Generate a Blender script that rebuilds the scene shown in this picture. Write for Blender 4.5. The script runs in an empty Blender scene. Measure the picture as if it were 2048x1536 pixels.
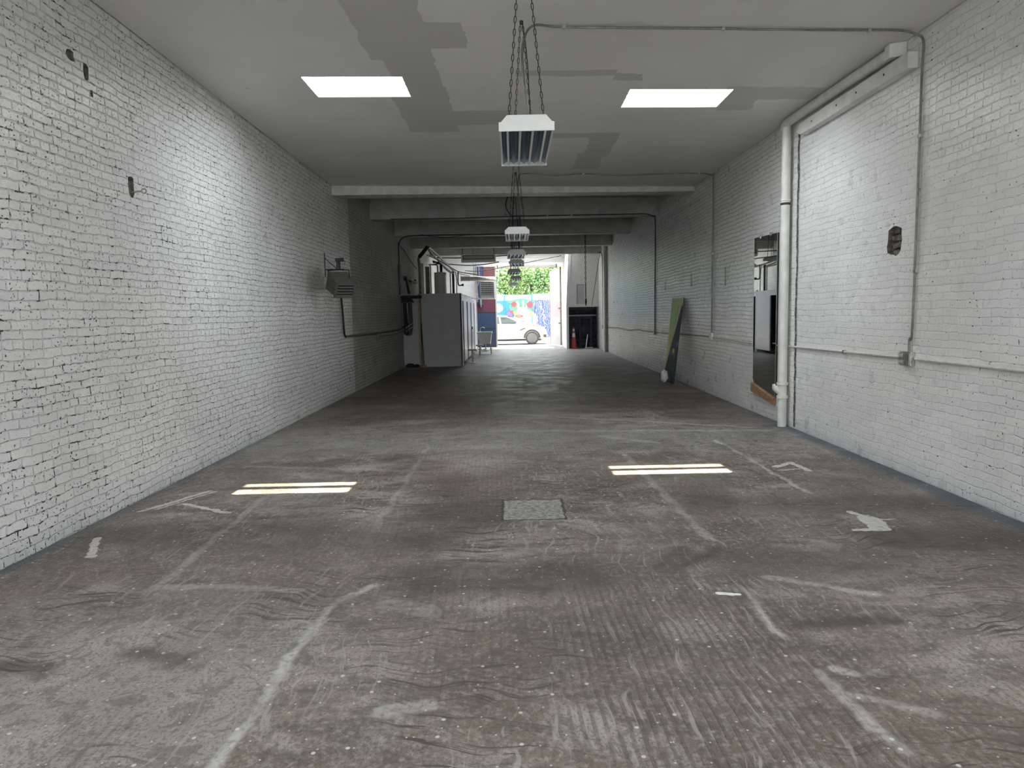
import bpy, bmesh, math, random
from mathutils import Vector, Matrix, noise
S = bpy.context.scene
COL = S.collection
random.seed(7)
PI = math.pi

# ------------------------------------------------------------------ camera, world, sun, exposure
F_PX = 1420.0
EYE = 1.6
def make_camera():
    d = Vector((2, 142, -F_PX)).normalized()          # world +Y seen in camera axes
    th = math.radians(1.2)                            # slight roll of the hand-held phone
    u = Vector((-math.sin(th), math.cos(th), 0)); u -= d * u.dot(d); u.normalize()
    r = d.cross(u)
    cam = bpy.data.cameras.new('camera'); o = bpy.data.objects.new('camera', cam); COL.objects.link(o)
    m = Matrix((r, d, u)).to_4x4(); m.translation = Vector((0, 0, EYE)); o.matrix_world = m
    cam.sensor_width = 36.0; cam.lens = F_PX / 2048 * 36.0; cam.clip_start = .05; cam.clip_end = 400
    S.camera = o
make_camera()
S.view_settings.view_transform = 'Standard'; S.view_settings.look = 'None'
S.view_settings.gamma = 1; S.view_settings.use_curve_mapping = False
S.view_settings.exposure = 0.95
S.cycles.use_adaptive_sampling = True; S.cycles.adaptive_threshold = .03; S.cycles.use_denoising = True
S.cycles.max_bounces = 6; S.cycles.diffuse_bounces = 5; S.cycles.glossy_bounces = 3; S.cycles.transparent_max_bounces = 6
W = bpy.data.worlds.new('sky'); S.world = W; W.use_nodes = True
bg = W.node_tree.nodes['Background']; bg.inputs[0].default_value = (.86, .94, 1, 1); bg.inputs[1].default_value = 2.3
SKY_E = 27.0                                            # brightness of the frosted skylights
REAR_E = 2.9                                           # brightness of the rear shop windows
sl = bpy.data.lights.new('sun', 'SUN'); sl.energy = 18.0; sl.angle = math.radians(.5); sl.color = (1, .87, .66)
so = bpy.data.objects.new('sun', sl); COL.objects.link(so)
so.rotation_euler = Vector((-.10, -.40, -1)).to_track_quat('-Z', 'Y').to_euler()

XL, XR = -3.38, 3.69
def ceil_z(x, y):
    t = (x - XL) / (XR - XL)
    return (4.31 - .0183 * y) * (1 - t) + (4.0 + .003 * y) * t

# ------------------------------------------------------------------ node helper
class G:
    dim = '3D'
    def __init__(s, name):
        s.m = bpy.data.materials.new(name); s.m.use_nodes = True
        s.nt = s.m.node_tree; s.nt.nodes.clear()
        s.out = s.nt.nodes.new('ShaderNodeOutputMaterial')
    def n(s, t, **kw):
        o = s.nt.nodes.new(t)
        for k, v in kw.items(): setattr(o, k, v)
        return o
    def put(s, sock, v):
        if v is None: return
        if isinstance(v, bpy.types.NodeSocket): s.nt.links.new(v, sock)
        else:
            if sock.type == 'RGBA' and len(v) == 3: v = (*v, 1)
            sock.default_value = v
    def math(s, op, a, b=None, c=None, clamp=False):
        o = s.n('ShaderNodeMath', operation=op, use_clamp=clamp)
        s.put(o.inputs[0], a); s.put(o.inputs[1], b); s.put(o.inputs[2], c); return o.outputs[0]
    def vm(s, op, a, b=None, scale=None):
        o = s.n('ShaderNodeVectorMath', operation=op)
        s.put(o.inputs[0], a); s.put(o.inputs[1], b)
        if scale is not None: s.put(o.inputs['Scale'], scale)
        return o.outputs['Value'] if op in ('DOT_PRODUCT', 'LENGTH', 'DISTANCE') else o.outputs[0]
    def mul(s, a, b): return s.math('MULTIPLY', a, b)
    def add(s, a, b): return s.math('ADD', a, b)
    def mx(s, a, b): return s.math('MAXIMUM', a, b)
    def ramp(s, v, a, b, lo=0., hi=1.):
        o = s.n('ShaderNodeMapRange', interpolation_type='SMOOTHSTEP')
        for i, x in enumerate((v, a, b, lo, hi)): s.put(o.inputs[i], x)
        return o.outputs[0]
    def pos(s): return s.n('ShaderNodeTexCoord').outputs['Object']
    def sep(s, v):
        o = s.n('ShaderNodeSeparateXYZ'); s.put(o.inputs[0], v); return o.outputs
    def comb(s, x, y, z=0.):
        o = s.n('ShaderNodeCombineXYZ')
        for i, v in enumerate((x, y, z)): s.put(o.inputs[i], v)
        return o.outputs[0]
    def noise(s, v, sc, det=3, rough=.55, col=False):
        o = s.n('ShaderNodeTexNoise', noise_dimensions=s.dim); s.put(o.inputs['Vector'], v)
        o.inputs['Scale'].default_value = sc; o.inputs['Detail'].default_value = det; o.inputs['Roughness'].default_value = rough
        return o.outputs['Color' if col else 'Fac']
    def warp(s, v, sc, amp, det=2):
        c = s.noise(v, sc, det, col=True)
        return s.vm('ADD', v, s.vm('SCALE', s.vm('SUBTRACT', c, (.5, .5, .5)), scale=amp))
    def mix(s, f, a, b, blend='MIX'):
        o = s.n('ShaderNodeMix', data_type='RGBA', blend_type=blend)
        s.put(o.inputs[0], f); s.put(o.inputs[6], a); s.put(o.inputs[7], b); return o.outputs[2]
    def bump(s, h, dist, strength=1., nrm=None):
        o = s.n('ShaderNodeBump'); s.put(o.inputs['Height'], h)
        o.inputs['Distance'].default_value = dist; o.inputs['Strength'].default_value = strength
        s.put(o.inputs['Normal'], nrm); return o.outputs[0]
    def seg(s, P, a, b, w, soft=.02):
        """1 near the segment a-b of the plane"""
        a = Vector((*a, 0)); b = Vector((*b, 0)); ab = b - a
        q = s.vm('SUBTRACT', P, tuple(a))
        t = s.math('MULTIPLY', s.vm('DOT_PRODUCT', q, tuple(ab)), 1 / max(ab.length_squared, 1e-6), clamp=True)
        d = s.vm('LENGTH', s.vm('SUBTRACT', q, s.vm('SCALE', tuple(ab), scale=t)))
        return s.ramp(d, w, w + soft, 1., 0.)
    def boxd(s, P, cx, cy, hx, hy):
        """signed distance to a box of the plane"""
        q = s.vm('SUBTRACT', s.vm('ABSOLUTE', s.vm('SUBTRACT', P, (cx, cy, 0))), (hx, hy, 0))
        o = s.sep(q); return s.mx(o[0], o[1])
    def box(s, P, cx, cy, hx, hy, soft=.01): return s.ramp(s.boxd(P, cx, cy, hx, hy), -soft, soft, 1., 0.)
    def done(s, color, rough=.5, metal=0., nrm=None, spec=.5, **kw):
        b = s.n('ShaderNodeBsdfPrincipled')
        s.put(b.inputs['Base Color'], color); s.put(b.inputs['Roughness'], rough); s.put(b.inputs['Metallic'], metal)
        s.put(b.inputs['Normal'], nrm); s.put(b.inputs['Specular IOR Level'], spec)
        for k, v in kw.items(): s.put(b.inputs[k], v)
        s.nt.links.new(b.outputs[0], s.out.inputs[0]); return s.m

def plain(name, c, rough=.5, metal=0., var=.12, sc=9., bump=.0, spec=.5, **kw):
    g = G(name); P = g.pos(); n = g.noise(P, sc, 4)
    c2 = tuple(x * (1 - var) for x in c); c1 = tuple(min(1, x * (1 + var)) for x in c)
    col = g.mix(g.ramp(n, .3, .7), c2, c1)
    nr = g.bump(g.noise(P, sc * 6, 3), bump) if bump else None
    return g.done(col, rough, metal, nr, spec, **kw)

# ------------------------------------------------------------------ materials of the shell
def brick_material(name, left):
    g = G(name); g.dim = '2D'; P = g.pos(); o = g.sep(P)
    V = g.comb(o[1], o[2], 0.)
    V = g.warp(V, 1.6, .05, 2); V = g.warp(V, 9, .02, 2); V = g.warp(V, 40, .010, 2)
    b = g.n('ShaderNodeTexBrick', offset=.5, offset_frequency=2, squash=.5, squash_frequency=7)
    g.put(b.inputs['Vector'], V)
    for k, v in (('Scale', 1), ('Mortar Size', .0070 if left else .0066), ('Mortar Smooth', .75), ('Bias', 0), ('Brick Width', .208), ('Row Height', .0677)):
        b.inputs[k].default_value = v
    g.put(b.inputs['Color1'], (.0, .0, .0)); g.put(b.inputs['Color2'], (1., 1., 1.))
    fac = b.outputs['Fac']
    tint = g.sep(b.outputs['Color'])[0]
    n1 = g.noise(V, 5, 3); n2 = g.noise(V, 60, 3); n3 = g.noise(V, .55, 3); n4 = g.noise(V, 17, 2)
    # chips and open joints
    thr = .565 if left else .69
    chip = g.mul(g.mul(g.ramp(g.add(fac, g.mul(g.math('SUBTRACT', n2, .5), .9)), .42, .6), g.ramp(n4, thr, thr + .03)), g.ramp(g.noise(V, 3.1, 2), .46, .56))
    dots = g.mul(g.ramp(g.noise(V, 42, 1), .70 if left else .755, .72 if left else .775), g.ramp(n1, .45, .55))
    hole = g.mx(chip, dots)
    # how worn the far ends of the walls are
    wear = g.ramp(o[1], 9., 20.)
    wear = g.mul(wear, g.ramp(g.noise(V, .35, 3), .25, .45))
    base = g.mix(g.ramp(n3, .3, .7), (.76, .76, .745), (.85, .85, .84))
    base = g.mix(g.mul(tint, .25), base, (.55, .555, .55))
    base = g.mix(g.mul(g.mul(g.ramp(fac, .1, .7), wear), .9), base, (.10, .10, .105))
    base = g.mix(g.mul(g.ramp(fac, .5, 1.), .04), base, (.30, .30, .30))
    # greyer toward the bottom, just over the floor
    foot = g.mul(g.ramp(g.add(o[2], g.mul(n1, .25)), .05, .30, 1., 0.), .5)
    base = g.mix(foot, base, (.42, .43, .44))
    rough = g.ramp(n1, .3, .7, .27, .42)
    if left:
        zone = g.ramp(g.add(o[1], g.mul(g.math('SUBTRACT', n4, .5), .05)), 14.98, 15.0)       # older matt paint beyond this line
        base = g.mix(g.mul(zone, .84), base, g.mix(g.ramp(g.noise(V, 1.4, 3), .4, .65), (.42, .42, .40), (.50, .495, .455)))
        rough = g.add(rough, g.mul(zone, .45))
        halo = g.seg(g.warp(V, 3, .3), (12.1, 2.1), (12.6, 2.25), .1, .35)     # darker patch beside the heater
        base = g.mix(g.mul(halo, .55), base, (.25, .25, .22))
    else:
        for y, z, hy, hz, c in ((14.77, 2.2, .07, .12, (.2, .2, .2)), (17.3, 2.17, .07, .11, (.1, .1, .1)), (12.3, 2.2, .1, .1, (.62, .62, .58)), (12.42, 2.16, .03, .16, (.22, .2, .18))):
            base = g.mix(g.box(g.warp(V, 12, .05), y, z, hy, hz, .01), base, c)
    if not left:                      # open joint running up behind the downpipe
        slot = g.box(g.warp(g.warp(V, 6, .03, 2), 40, .03, 2), 9.31, 1.95, .03, 1.93, .015)
        hole = g.mx(hole, g.mul(slot, g.ramp(n4, .3, .45, .6, 1.)))
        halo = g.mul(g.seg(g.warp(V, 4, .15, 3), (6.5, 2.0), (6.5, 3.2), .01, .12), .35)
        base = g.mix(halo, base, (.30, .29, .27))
    base = g.mix(hole, base, (.035, .033, .03))
    near = g.ramp(g.add(o[1], g.mul(n3, .6)), 9.3, 10.5, -.30, -.75); h = g.add(g.mul(fac, -.72 if left else near), g.mul(n1, .65)); h = g.add(h, g.mul(g.noise(V, 28, 3), .35)); h = g.add(h, g.mul(n2, .12)); h = g.add(h, g.mul(hole, -1.6)); h = g.add(h, g.mul(tint, .3))
    h = g.add(h, g.mul(n4, .35))
    nr = g.bump(h, .011 if left else .0085)
    return g.done(base, rough, 0., nr, .5)

FLOOR_X = (-3.7, .2, 4.1); FLOOR_Y = (-6.3, 2.3, 4.6, 7.2, 12.6, 33.6)      # the slab's pours; each only carries the marks that lie on it
def floor_material(zone):
    zx0, zx1, zy0, zy1 = zone
    def on(a, b, m=.5): return max(a[0], b[0]) + m > zx0 and min(a[0], b[0]) - m < zx1 and max(a[1], b[1]) + m > zy0 and min(a[1], b[1]) - m < zy1
    g = G('worn_concrete'); g.dim = '2D'; P0 = g.pos(); o = g.sep(P0); P0 = g.comb(o[0], o[1], 0.)
    P = g.warp(P0, 1.3, .22, 3); Q = g.warp(g.warp(P0, 3., .12, 3), 30, .02, 2); Qf = g.warp(g.warp(P0, 9., .06, 3), 35, .03, 2)
    n_big = g.noise(P, .55, 4, .6); n_med = g.noise(P, 2.2, 5, .65); n_fine = g.noise(P0, 26, 5, .7); n_grit = g.noise(P0, 150, 2, .6)
    st = g.noise(g.vm('MULTIPLY', P, (1., 3.2, 1.)), 1.1, 5, .62)
    col = g.mix(g.ramp(n_big, .36, .66), (.145, .110, .088), (.33, .285, .245))
    col = g.mix(g.ramp(st, .44, .60, 0., .75), col, (.082, .066, .055))
    col = g.mix(g.ramp(n_med, .50, .68, 0., .65), col, (.34, .31, .28))
    # brown and violet cast of old paint
    col = g.mix(g.ramp(g.noise(P, .8, 2), .46, .62, 0., .5), col, (.145, .108, .080))
    # the rear bay is paler near the camera on the left
    pale = g.mul(g.ramp(g.add(o[0], g.mul(n_fine, .12)), -.98, -1.12), g.ramp(g.add(o[1], g.mul(n_med, 1.2)), 4.8, 3.7))
    col = g.mix(g.mul(pale, .62), col, (.31, .29, .265))
    # light from the skylights and the doorway, painted into the floor as paler bands
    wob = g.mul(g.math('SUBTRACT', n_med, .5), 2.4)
    sky_glow = g.mul(g.ramp(g.add(o[1], wob), 7.6, 8.5), g.ramp(g.add(o[1], wob), 9.2, 10.4, 1., 0.))
    col = g.mix(g.mul(sky_glow, .55), col, (.27, .262, .25))
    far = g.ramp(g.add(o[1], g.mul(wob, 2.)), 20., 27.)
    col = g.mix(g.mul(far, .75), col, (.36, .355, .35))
    # fine mottling
    col = g.mix(g.ramp(n_fine, .45, .68, 0., .5), col, (.34, .325, .30))
    col = g.mix(g.ramp(n_grit, .6, .75, 0., .5), col, (.035, .03, .028))
    col = g.mix(g.ramp(g.noise(P0, 60, 3, .7), .52, .62, 0., .5), col, (.045, .04, .036))
    col = g.mix(g.ramp(g.noise(g.warp(P0, 3, .3, 2), 9, 5, .7), .50, .62, 0., .5), col, (.07, .058, .05))
    scr = g.noise(g.vm('MULTIPLY', g.warp(P0, 1.2, .5, 2), (1.2, 22., 1.)), 1.6, 4, .6)
    col = g.mix(g.mul(g.ramp(scr, .56, .66), g.ramp(g.noise(P0, .9, 2), .42, .6)), col, (.055, .047, .042))
    scr2 = g.noise(g.vm('MULTIPLY', g.warp(P0, 1., .4, 2), (20., 1.5, 1.)), 1.6, 4, .6)
    col = g.mix(g.mul(g.ramp(scr2, .58, .7), g.ramp(g.noise(P0, .7, 2), .6, .42, 0., .6)), col, (.33, .31, .285))
    # scored grooves running down the length of the shop
    gm = g.mx(g.mul(g.ramp(g.add(o[0], g.mul(n_med, .9)), .45, .95), g.mul(g.ramp(g.add(o[1], g.mul(n_big, .6)), 4.5, 4.2), g.ramp(g.add(o[0], g.mul(n_med, .9)), 2.1, 1.6, .25, 1.))),
              g.mul(g.ramp(g.noise(P, .7, 2), .52, .62), .45))
    gm = g.mul(gm, g.ramp(n_med, .25, .5, .6, 1.))
    sx = g.vm('DOT_PRODUCT', g.warp(P0, 2.5, .02, 1), (1., .03, 0.))
    wave = g.math('SINE', g.mul(sx, 2 * PI / .044))
    groove = g.mul(g.mul(g.ramp(wave, .0, .9), gm), g.ramp(g.noise(g.vm('MULTIPLY', P0, (6., 2., 1.)), 3., 3), .3, .55, .35, 1.))
    col = g.mix(g.mul(groove, .5), col, (.05, .044, .04))
    gd = g.math('SINE', g.mul(g.vm('DOT_PRODUCT', P0, (.5, 1., 0.)), 2 * PI / .05))
    gdm = g.mul(g.ramp(g.noise(P, .9, 2), .54, .62), g.ramp(gd, .2, .9))
    col = g.mix(g.mul(gdm, .22), col, (.05, .045, .04))
    # pale ghost lines of former partitions
    light = (.44, .43, .41)
    wear = g.mul(g.ramp(g.noise(Q, 3., 4), .30, .55, .35, 1.), g.ramp(g.noise(P0, 30, 4, .7), .32, .55, .25, 1.))
    lines = None
    for a, b, w, k in (((-1.06, 3.85), (-1.12, 2.2), .012, .95), ((-1.06, 3.85), (-.86, 4.08), .014, .8), ((-1.08, 4.9), (-1.06, 8.6), .008, .4),
                    ((1.21, 7.8), (1.34, 4.8), .02, .5), ((1.27, 3.87), (1.28, 3.3), .010, .9), ((2.44, 8.6), (2.53, 5.75), .008, .85), ((1.30, 3.0), (1.37, 2.4), .012, .6), ((1.38, 2.78), (1.62, 2.64), .012, .6),
                    ((-2.17, 4.2), (-2.27, 6.2), .014, .45), ((1.5, 4.09), (2.0, 3.84), .015, .7), ((-2.2, 4.15), (-1.3, 4.05), .02, .45),
                    ((-.1, 11.2), (3.2, 9.45), .02, .7), ((-.3, 9.6), (3.3, 9.2), .05, .45), ((-2.9, 7.6), (-.7, 7.1), .03, .3),
                    ((1.47, 20.5), (2.5, 20.2), .06, .7), ((1.47, 20.5), (1.9, 21.9), .04, .7), ((1.1, 9.0), (1.7, 8.5), .04, .4),
                    ((-.55, 2.74), (-.38, 2.8), .03, .6), ((1.4, 3.02), (1.45, 2.97), .012, .8), ((-.7, 3.8), (-.5, 3.7), .06, .3)):
        if not on(a, b): continue
        m = g.mul(g.seg(Q, a, b, w, .035), k); lines = m if lines is None else g.mx(lines, m)
    if lines is not None: col = g.mix(g.mul(lines, wear), col, light)
    # dark streaks, oil, tyre rubs
    dk = None
    for a, b, w, k in (((.94, 4.25), (1.31, 4.62), .015, .8), ((.9, 4.3), (1.1, 4.65), .02, .6), ((1.6, 5.75), (3.4, 5.6), .1, .55), ((2.6, 4.75), (3.3, 4.7), .08, .7),
                    ((-.5, 4.2), (.3, 4.15), .12, .6), ((-.9, 5.0), (-.3, 5.6), .22, .5), ((1.45, 3.45), (1.9, 3.5), .01, .7), ((.02, 12), (.02, 23), .03, .5), ((.23, 12), (.24, 17), .03, .5),
                    ((-3., 13.2), (3., 12.8), .7, .35), ((-2.2, 11.4), (2.6, 12.1), .6, .3), ((.2, 3.2), (.5, 3.5), .1, .3), ((1.5, 4.35), (2.3, 4.3), .12, .4), ((-2.9, 5.2), (-1.6, 5.1), .2, .35),
                    ((-2.6, 3.2), (-2.2, 3.15), .01, .6), ((-1.9, 3.3), (-1.6, 3.22), .012, .6), ((3.2, 4.7), (3.5, 4.65), .03, .8)):
        if not on(a, b, .5 + w): continue
        m = g.mul(g.seg(Q, a, b, w, .09 if w < .05 else .3), k); dk = m if dk is None else g.mx(dk, m)
    if dk is not None: col = g.mix(dk, col, (.038, .032, .028))
    # teal line of wall paint along the feet of both walls
    tq = g.mx(g.ramp(g.add(o[0], g.mul(n_med, .12)), 3.50, 3.66), g.mul(g.ramp(g.add(o[0], g.mul(n_med, -.12)), -3.30, -3.42), .7))
    tq = g.mul(tq, g.ramp(o[1], 12., 9.))
    col = g.mix(g.mul(tq, .8), col, (.045, .075, .095))
    # crack across the bay
    ck = None
    if on((-.2, 5.9), (3.7, 5.5), .2):
        ck = g.seg(g.warp(P0, 5, .12, 4), (-.2, 5.9), (3.7, 5.5), .003, .008)
        col = g.mix(g.mul(ck, .75), col, (.02, .018, .016))
    # white paint: tape marks, torn label, spill
    wp = None
    for a, b, w in (((-3.17, 5.86), (-2.88, 6.52), .022), ((-3.08, 5.9), (-2.82, 6.5), .010), ((-2.91, 6.07), (-2.41, 5.76), .022), ((-3.12, 5.12), (-2.93, 4.72), .026),
                 ((2.62, 7.05), (2.84, 7.22), .03), ((2.84, 7.22), (2.87, 6.86), .03), ((2.58, 6.9), (2.8, 6.92), .012), ((2.60, 5.42), (2.64, 5.3), .02), ((2.65, 5.25), (2.62, 5.0), .07), ((2.68, 5.2), (2.83, 5.21), .008), ((2.42, 4.97), (2.58, 4.97), .028)):
        if not on(a, b, .3): continue
        m = g.seg(Qf, a, b, w, .008); wp = m if wp is None else g.mx(wp, m)
    if wp is not None: col = g.mix(g.mul(wp, g.ramp(n_fine, .3, .5, .45, .95)), col, (.52, .51, .48))
    if on((1.1, 3.8), (1.3, 3.9), .2):
      sp = g.mx(g.seg(g.warp(P0, 20, .01), (1.13, 3.875), (1.20, 3.86), .018, .004), g.seg(P0, (1.19, 3.86), (1.235, 3.855), .013, .004))
      col = g.mix(sp, col, (.82, .82, .80))
    vo = g.n('ShaderNodeTexVoronoi', voronoi_dimensions='2D'); g.put(vo.inputs['Vector'], P0); vo.inputs['Scale'].default_value = 6.5
    speck = g.ramp(vo.outputs['Distance'], .04, .07, 1., 0.); vr = g.sep(vo.outputs['Color'])
    speck = g.mx(g.mul(speck, g.ramp(vr[0], .70, .75)), 0.)
    vo2 = g.n('ShaderNodeTexVoronoi', voronoi_dimensions='2D'); g.put(vo2.inputs['Vector'], P0); vo2.inputs['Scale'].default_value = 16.
    sp2 = g.mul(g.ramp(vo2.outputs['Distance'], .04, .09, 1., 0.), g.ramp(g.sep(vo2.outputs['Color'])[1], .80, .83))
    col = g.mix(g.mul(g.mx(speck, sp2), .75), col, (.62, .60, .56))
    # square cement repair
    if on((-.2, 5.3), (.5, 6.1), .1):
      R = g.warp(P0, 14, .05, 3); d = g.boxd(R, .13, 5.68, .245, .29)
      col = g.mix(g.ramp(d, -.012, .0, 1., 0.), col, g.mix(g.ramp(n_fine, .35, .65), (.17, .165, .155), (.33, .325, .305)))
      ring = g.ramp(g.math('ABSOLUTE', g.math('SUBTRACT', d, .005)), .004, .016, 1., 0.)
      col = g.mix(g.mul(ring, .85), col, (.028, .026, .023))
    h = g.add(g.add(g.mul(n_fine, .5), g.mul(n_grit, .18)), g.add(g.mul(groove, -.7), g.mul(ck, -2.)) if ck is not None else g.mul(groove, -.7))
    nr = g.bump(h, .004)
    return g.done(col, g.ramp(n_med, .3, .7, .42, .62), 0., nr, .5)

def ceiling_material():
    g = G('ceiling_paint'); g.dim = '2D'; P0 = g.pos(); o = g.sep(P0); P0 = g.comb(o[0], o[1], 0.)
    P = g.warp(g.warp(P0, 1.6, .14, 3), 12, .04, 3)
    n = g.noise(P0, .7, 3); f = g.noise(P0, 90, 3)
    col = g.mix(g.ramp(n, .3, .7), (.66, .66, .645), (.72, .72, .71))
    m = None
    for b in ((-1.04, 6.2, .31, 1.15), (-.98, 7.6, .26, .6), (-1.02, 9.1, .33, .95), (-.6, 6.75, .22, .3), (-.40, 9.38, .45, .33), (.62, 7.72, .52, .09), (1.3, 7.85, .16, .12),
           (1.0, 10.3, .4, .13), (1.36, 10.9, .2, .75), (1.28, 12.0, .22, .6), (3.0, 8.42, .55, .22), (2.75, 8.75, .2, .35), (-2.9, 8.2, .02, .02)):
        k = g.box(P, *b, .006); m = k if m is None else g.mx(m, k)
    col = g.mix(g.mul(m, .9), col, (.50, .50, .475))
    wh = g.mul(g.ramp(g.noise(g.vm('MULTIPLY', P0, (.5, 2., 1.)), 1.2, 4), .5, .62), g.ramp(o[1], 10.4, 11.4))
    col = g.mix(g.mul(wh, .35), col, (.62, .60, .57))
    return g.done(col, .62, 0., g.bump(f, .0015), .35)

M = {}
M['brick_l'] = brick_material('white_painted_brick_worn', True)
M['brick_r'] = brick_material('white_painted_brick', False)
M['ceil'] = ceiling_material()
M['beam'] = plain('grey_painted_beam', (.43, .43, .415), .6, sc=4, bump=.002)
M['beam_pale'] = plain('cream_painted_beam', (.60, .59, .55), .55, sc=7, bump=.002)
M['white'] = plain('white_gloss_paint', (.72, .72, .70), .35, var=.05)
M['white_metal'] = plain('white_enamel', (.78, .79, .77), .35, var=.03)
M['pipe_white'] = plain('painted_cast_pipe', (.68, .68, .64), .4, var=.1, sc=6, bump=.001)
M['panel'] = plain('pale_grey_board', (.50, .50, .51), .6, var=.05, sc=3)
M['stall_white'] = plain('white_partition_laminate', (.80, .82, .86), .3, var=.03)
M['galv'] = plain('galvanised_steel', (.50, .50, .48), .38, .85, var=.2, sc=20)
M['conduit'] = plain('grey_painted_conduit', (.19, .19, .18), .45, .3, var=.25, sc=15)
M['conduit_pale'] = plain('pale_painted_conduit', (.62, .62, .59), .4, 0, var=.1, sc=15)
M['steel_dark'] = plain('dark_steel', (.05, .05, .05), .5, .5, var=.3)
M['chain'] = plain('weathered_chain', (.05, .05, .045), .5, .5, var=.3, sc=30)
M['black'] = plain('black_rubber', (.02, .02, .02), .5, var=.2)
M['darkwood'] = plain('charred_dark_wood', (.035, .032, .030), .8, var=.4, sc=12, bump=.004)
M['wood'] = plain('bare_pine_block', (.30, .17, .085), .6, var=.25, sc=14, bump=.002)
M['wood_tan'] = plain('tan_timber', (.40, .31, .20), .6, var=.2, sc=10)
M['wood_brown'] = plain('grey_brown_board', (.22, .18, .16), .7, var=.2, sc=8)
M['heater'] = plain('grey_hammered_enamel', (.17, .17, .16), .4, .2, var=.15, sc=14)
M['brass'] = plain('aged_steel_bolt', (.42, .40, .36), .35, .8, var=.2, sc=30)
M['rubble'] = plain('exposed_broken_brick', (.23, .205, .18), .9, var=.45, sc=30, bump=.02)
M['glass_mirror'] = plain('mirror_glass', (.88, .90, .90), .015, 1., var=.01)
M['refl'] = plain('blue_tinted_reflector', (.045, .13, .23), .16, 1., var=.12, sc=3)
M['tube'] = plain('white_fluorescent_tube', (.86, .88, .88), .2, var=.02)
M['tank'] = plain('cream_enamel_tank', (.62, .61, .56), .35, var=.05)
M['insul'] = plain('dusty_pipe_lagging', (.42, .40, .35), .7, var=.25, sc=18, bump=.003)
M['foil'] = plain('dull_aluminium_duct', (.58, .57, .53), .4, .5, var=.15, sc=10)
M['copper'] = plain('old_copper_pipe', (.30, .16, .09), .4, .8, var=.2)
M['cub_shade'] = plain('shaded_cubicle_lining', (.10, .09, .09), .7)  # unlit cubicle interior: its shade is put into this dark colour
M['plastic'] = plain('moulded_white_plastic', (.80, .80, .77), .35, var=.03)
M['ac_grey'] = plain('grey_plastic', (.42, .43, .42), .45, var=.06)
M['grille'] = plain('dark_grille', (.04, .045, .06), .5, var=.2)
M['orange'] = plain('orange_red_cone_plastic', (.62, .09, .06), .45, var=.1)
M['reflective'] = plain('white_reflective_band', (.85, .85, .85), .3, var=.02)
M['asphalt'] = plain('asphalt', (.20, .20, .205), .85, var=.2, sc=12, bump=.004)
M['sidewalk'] = plain('pale_pavement', (.36, .35, .34), .8, var=.12, sc=4, bump=.003)
M['carpaint'] = plain('pearl_white_car_paint', (.50, .495, .46), .12, var=.01, **{'Coat Weight': .6})
M['carglass'] = plain('tinted_car_glass', (.06, .09, .10), .05, var=.1)
M['cartrim'] = plain('grey_black_car_trim', (.05, .05, .055), .5, var=.1)
M['tyre'] = plain('tyre_rubber', (.07, .07, .075), .7, var=.15)
M['alloy'] = plain('machined_alloy', (.20, .20, .21), .45, .2, var=.05)
M['lamp_lens'] = plain('headlamp_lens', (.5, .55, .6), .08, var=.1)
M['fence_blue'] = plain('cyan_fence_paint', (.04, .24, .40), .6, var=.08, sc=2)
M['fence_top'] = plain('pale_blue_fence_paint', (.30, .41, .52), .6, var=.08, sc=2)
M['m_white'] = plain('mural_white', (.55, .545, .53), .6, var=.03)
M['m_red'] = plain('mural_red', (.75, .07, .09), .6, var=.15, sc=6)
M['m_green'] = plain('mural_green', (.10, .42, .22), .6, var=.3, sc=6)
M['m_lime'] = plain('mural_lime', (.38, .60, .16), .6, var=.2)
M['m_orange'] = plain('mural_orange', (.80, .36, .08), .6, var=.2)
M['m_purple'] = plain('mural_purple', (.20, .13, .50), .6, var=.2)
M['m_dark'] = plain('mural_maroon', (.55, .08, .10), .6, var=.2)
M['m_yellow'] = plain('mural_yellow', (.85, .78, .45), .6, var=.2)
M['m_pink'] = plain('mural_pink', (.85, .55, .50), .6, var=.1)
M['leaf'] = plain('green_leaves', (.07, .22, .06), .6, var=.5, sc=2.2)
M['leaf2'] = plain('yellow_green_leaves', (.28, .40, .14), .6, var=.4, sc=2.2)
M['bark'] = plain('bark', (.10, .07, .05), .9, var=.3, bump=.01)
M['pinkwall'] = plain('pink_brick_house', (.62, .35, .30), .8, var=.1, sc=3)

def scribble_material():
    g = G('blue_scribble_mural'); P = g.warp(g.pos(), 3., .5, 3)
    n = g.noise(P, 4., 4); w = g.n('ShaderNodeTexWave'); g.put(w.inputs['Vector'], P); w.inputs['Scale'].default_value = 2.4; w.inputs['Distortion'].default_value = 9
    col = g.mix(g.ramp(n, .35, .65), (.05, .10, .33), (.15, .13, .38))
    col = g.mix(g.ramp(w.outputs['Fac'], .8, .95), col, (.35, .48, .58))
    return g.done(col, .6)
M['scribble'] = scribble_material()
def door_mural(name, bands, sc, vert=False):
    """flat colour fields of an old hand-painted door, split by height"""
    g = G(name); P = g.pos(); o = g.sep(g.warp(P, sc, .12, 3)); z = o[2]
    col = bands[0][1]
    for zz, c in bands[1:]: col = g.mix(g.ramp(z, zz - .02, zz + .02), col, c)
    n = g.noise(P, 5., 4); col = g.mix(g.ramp(n, .45, .7, 0., .35), col, (.08, .07, .12) if not vert else (.42, .43, .44))
    return g.done(col, .45)
M['door_l'] = door_mural('dark_mural_door', [(0, (.035, .055, .10)), (.5, (.03, .06, .13)), (1.62, (.13, .035, .06)), (2.6, (.14, .05, .045)), (3.2, (.16, .045, .04))], 2.)
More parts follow.
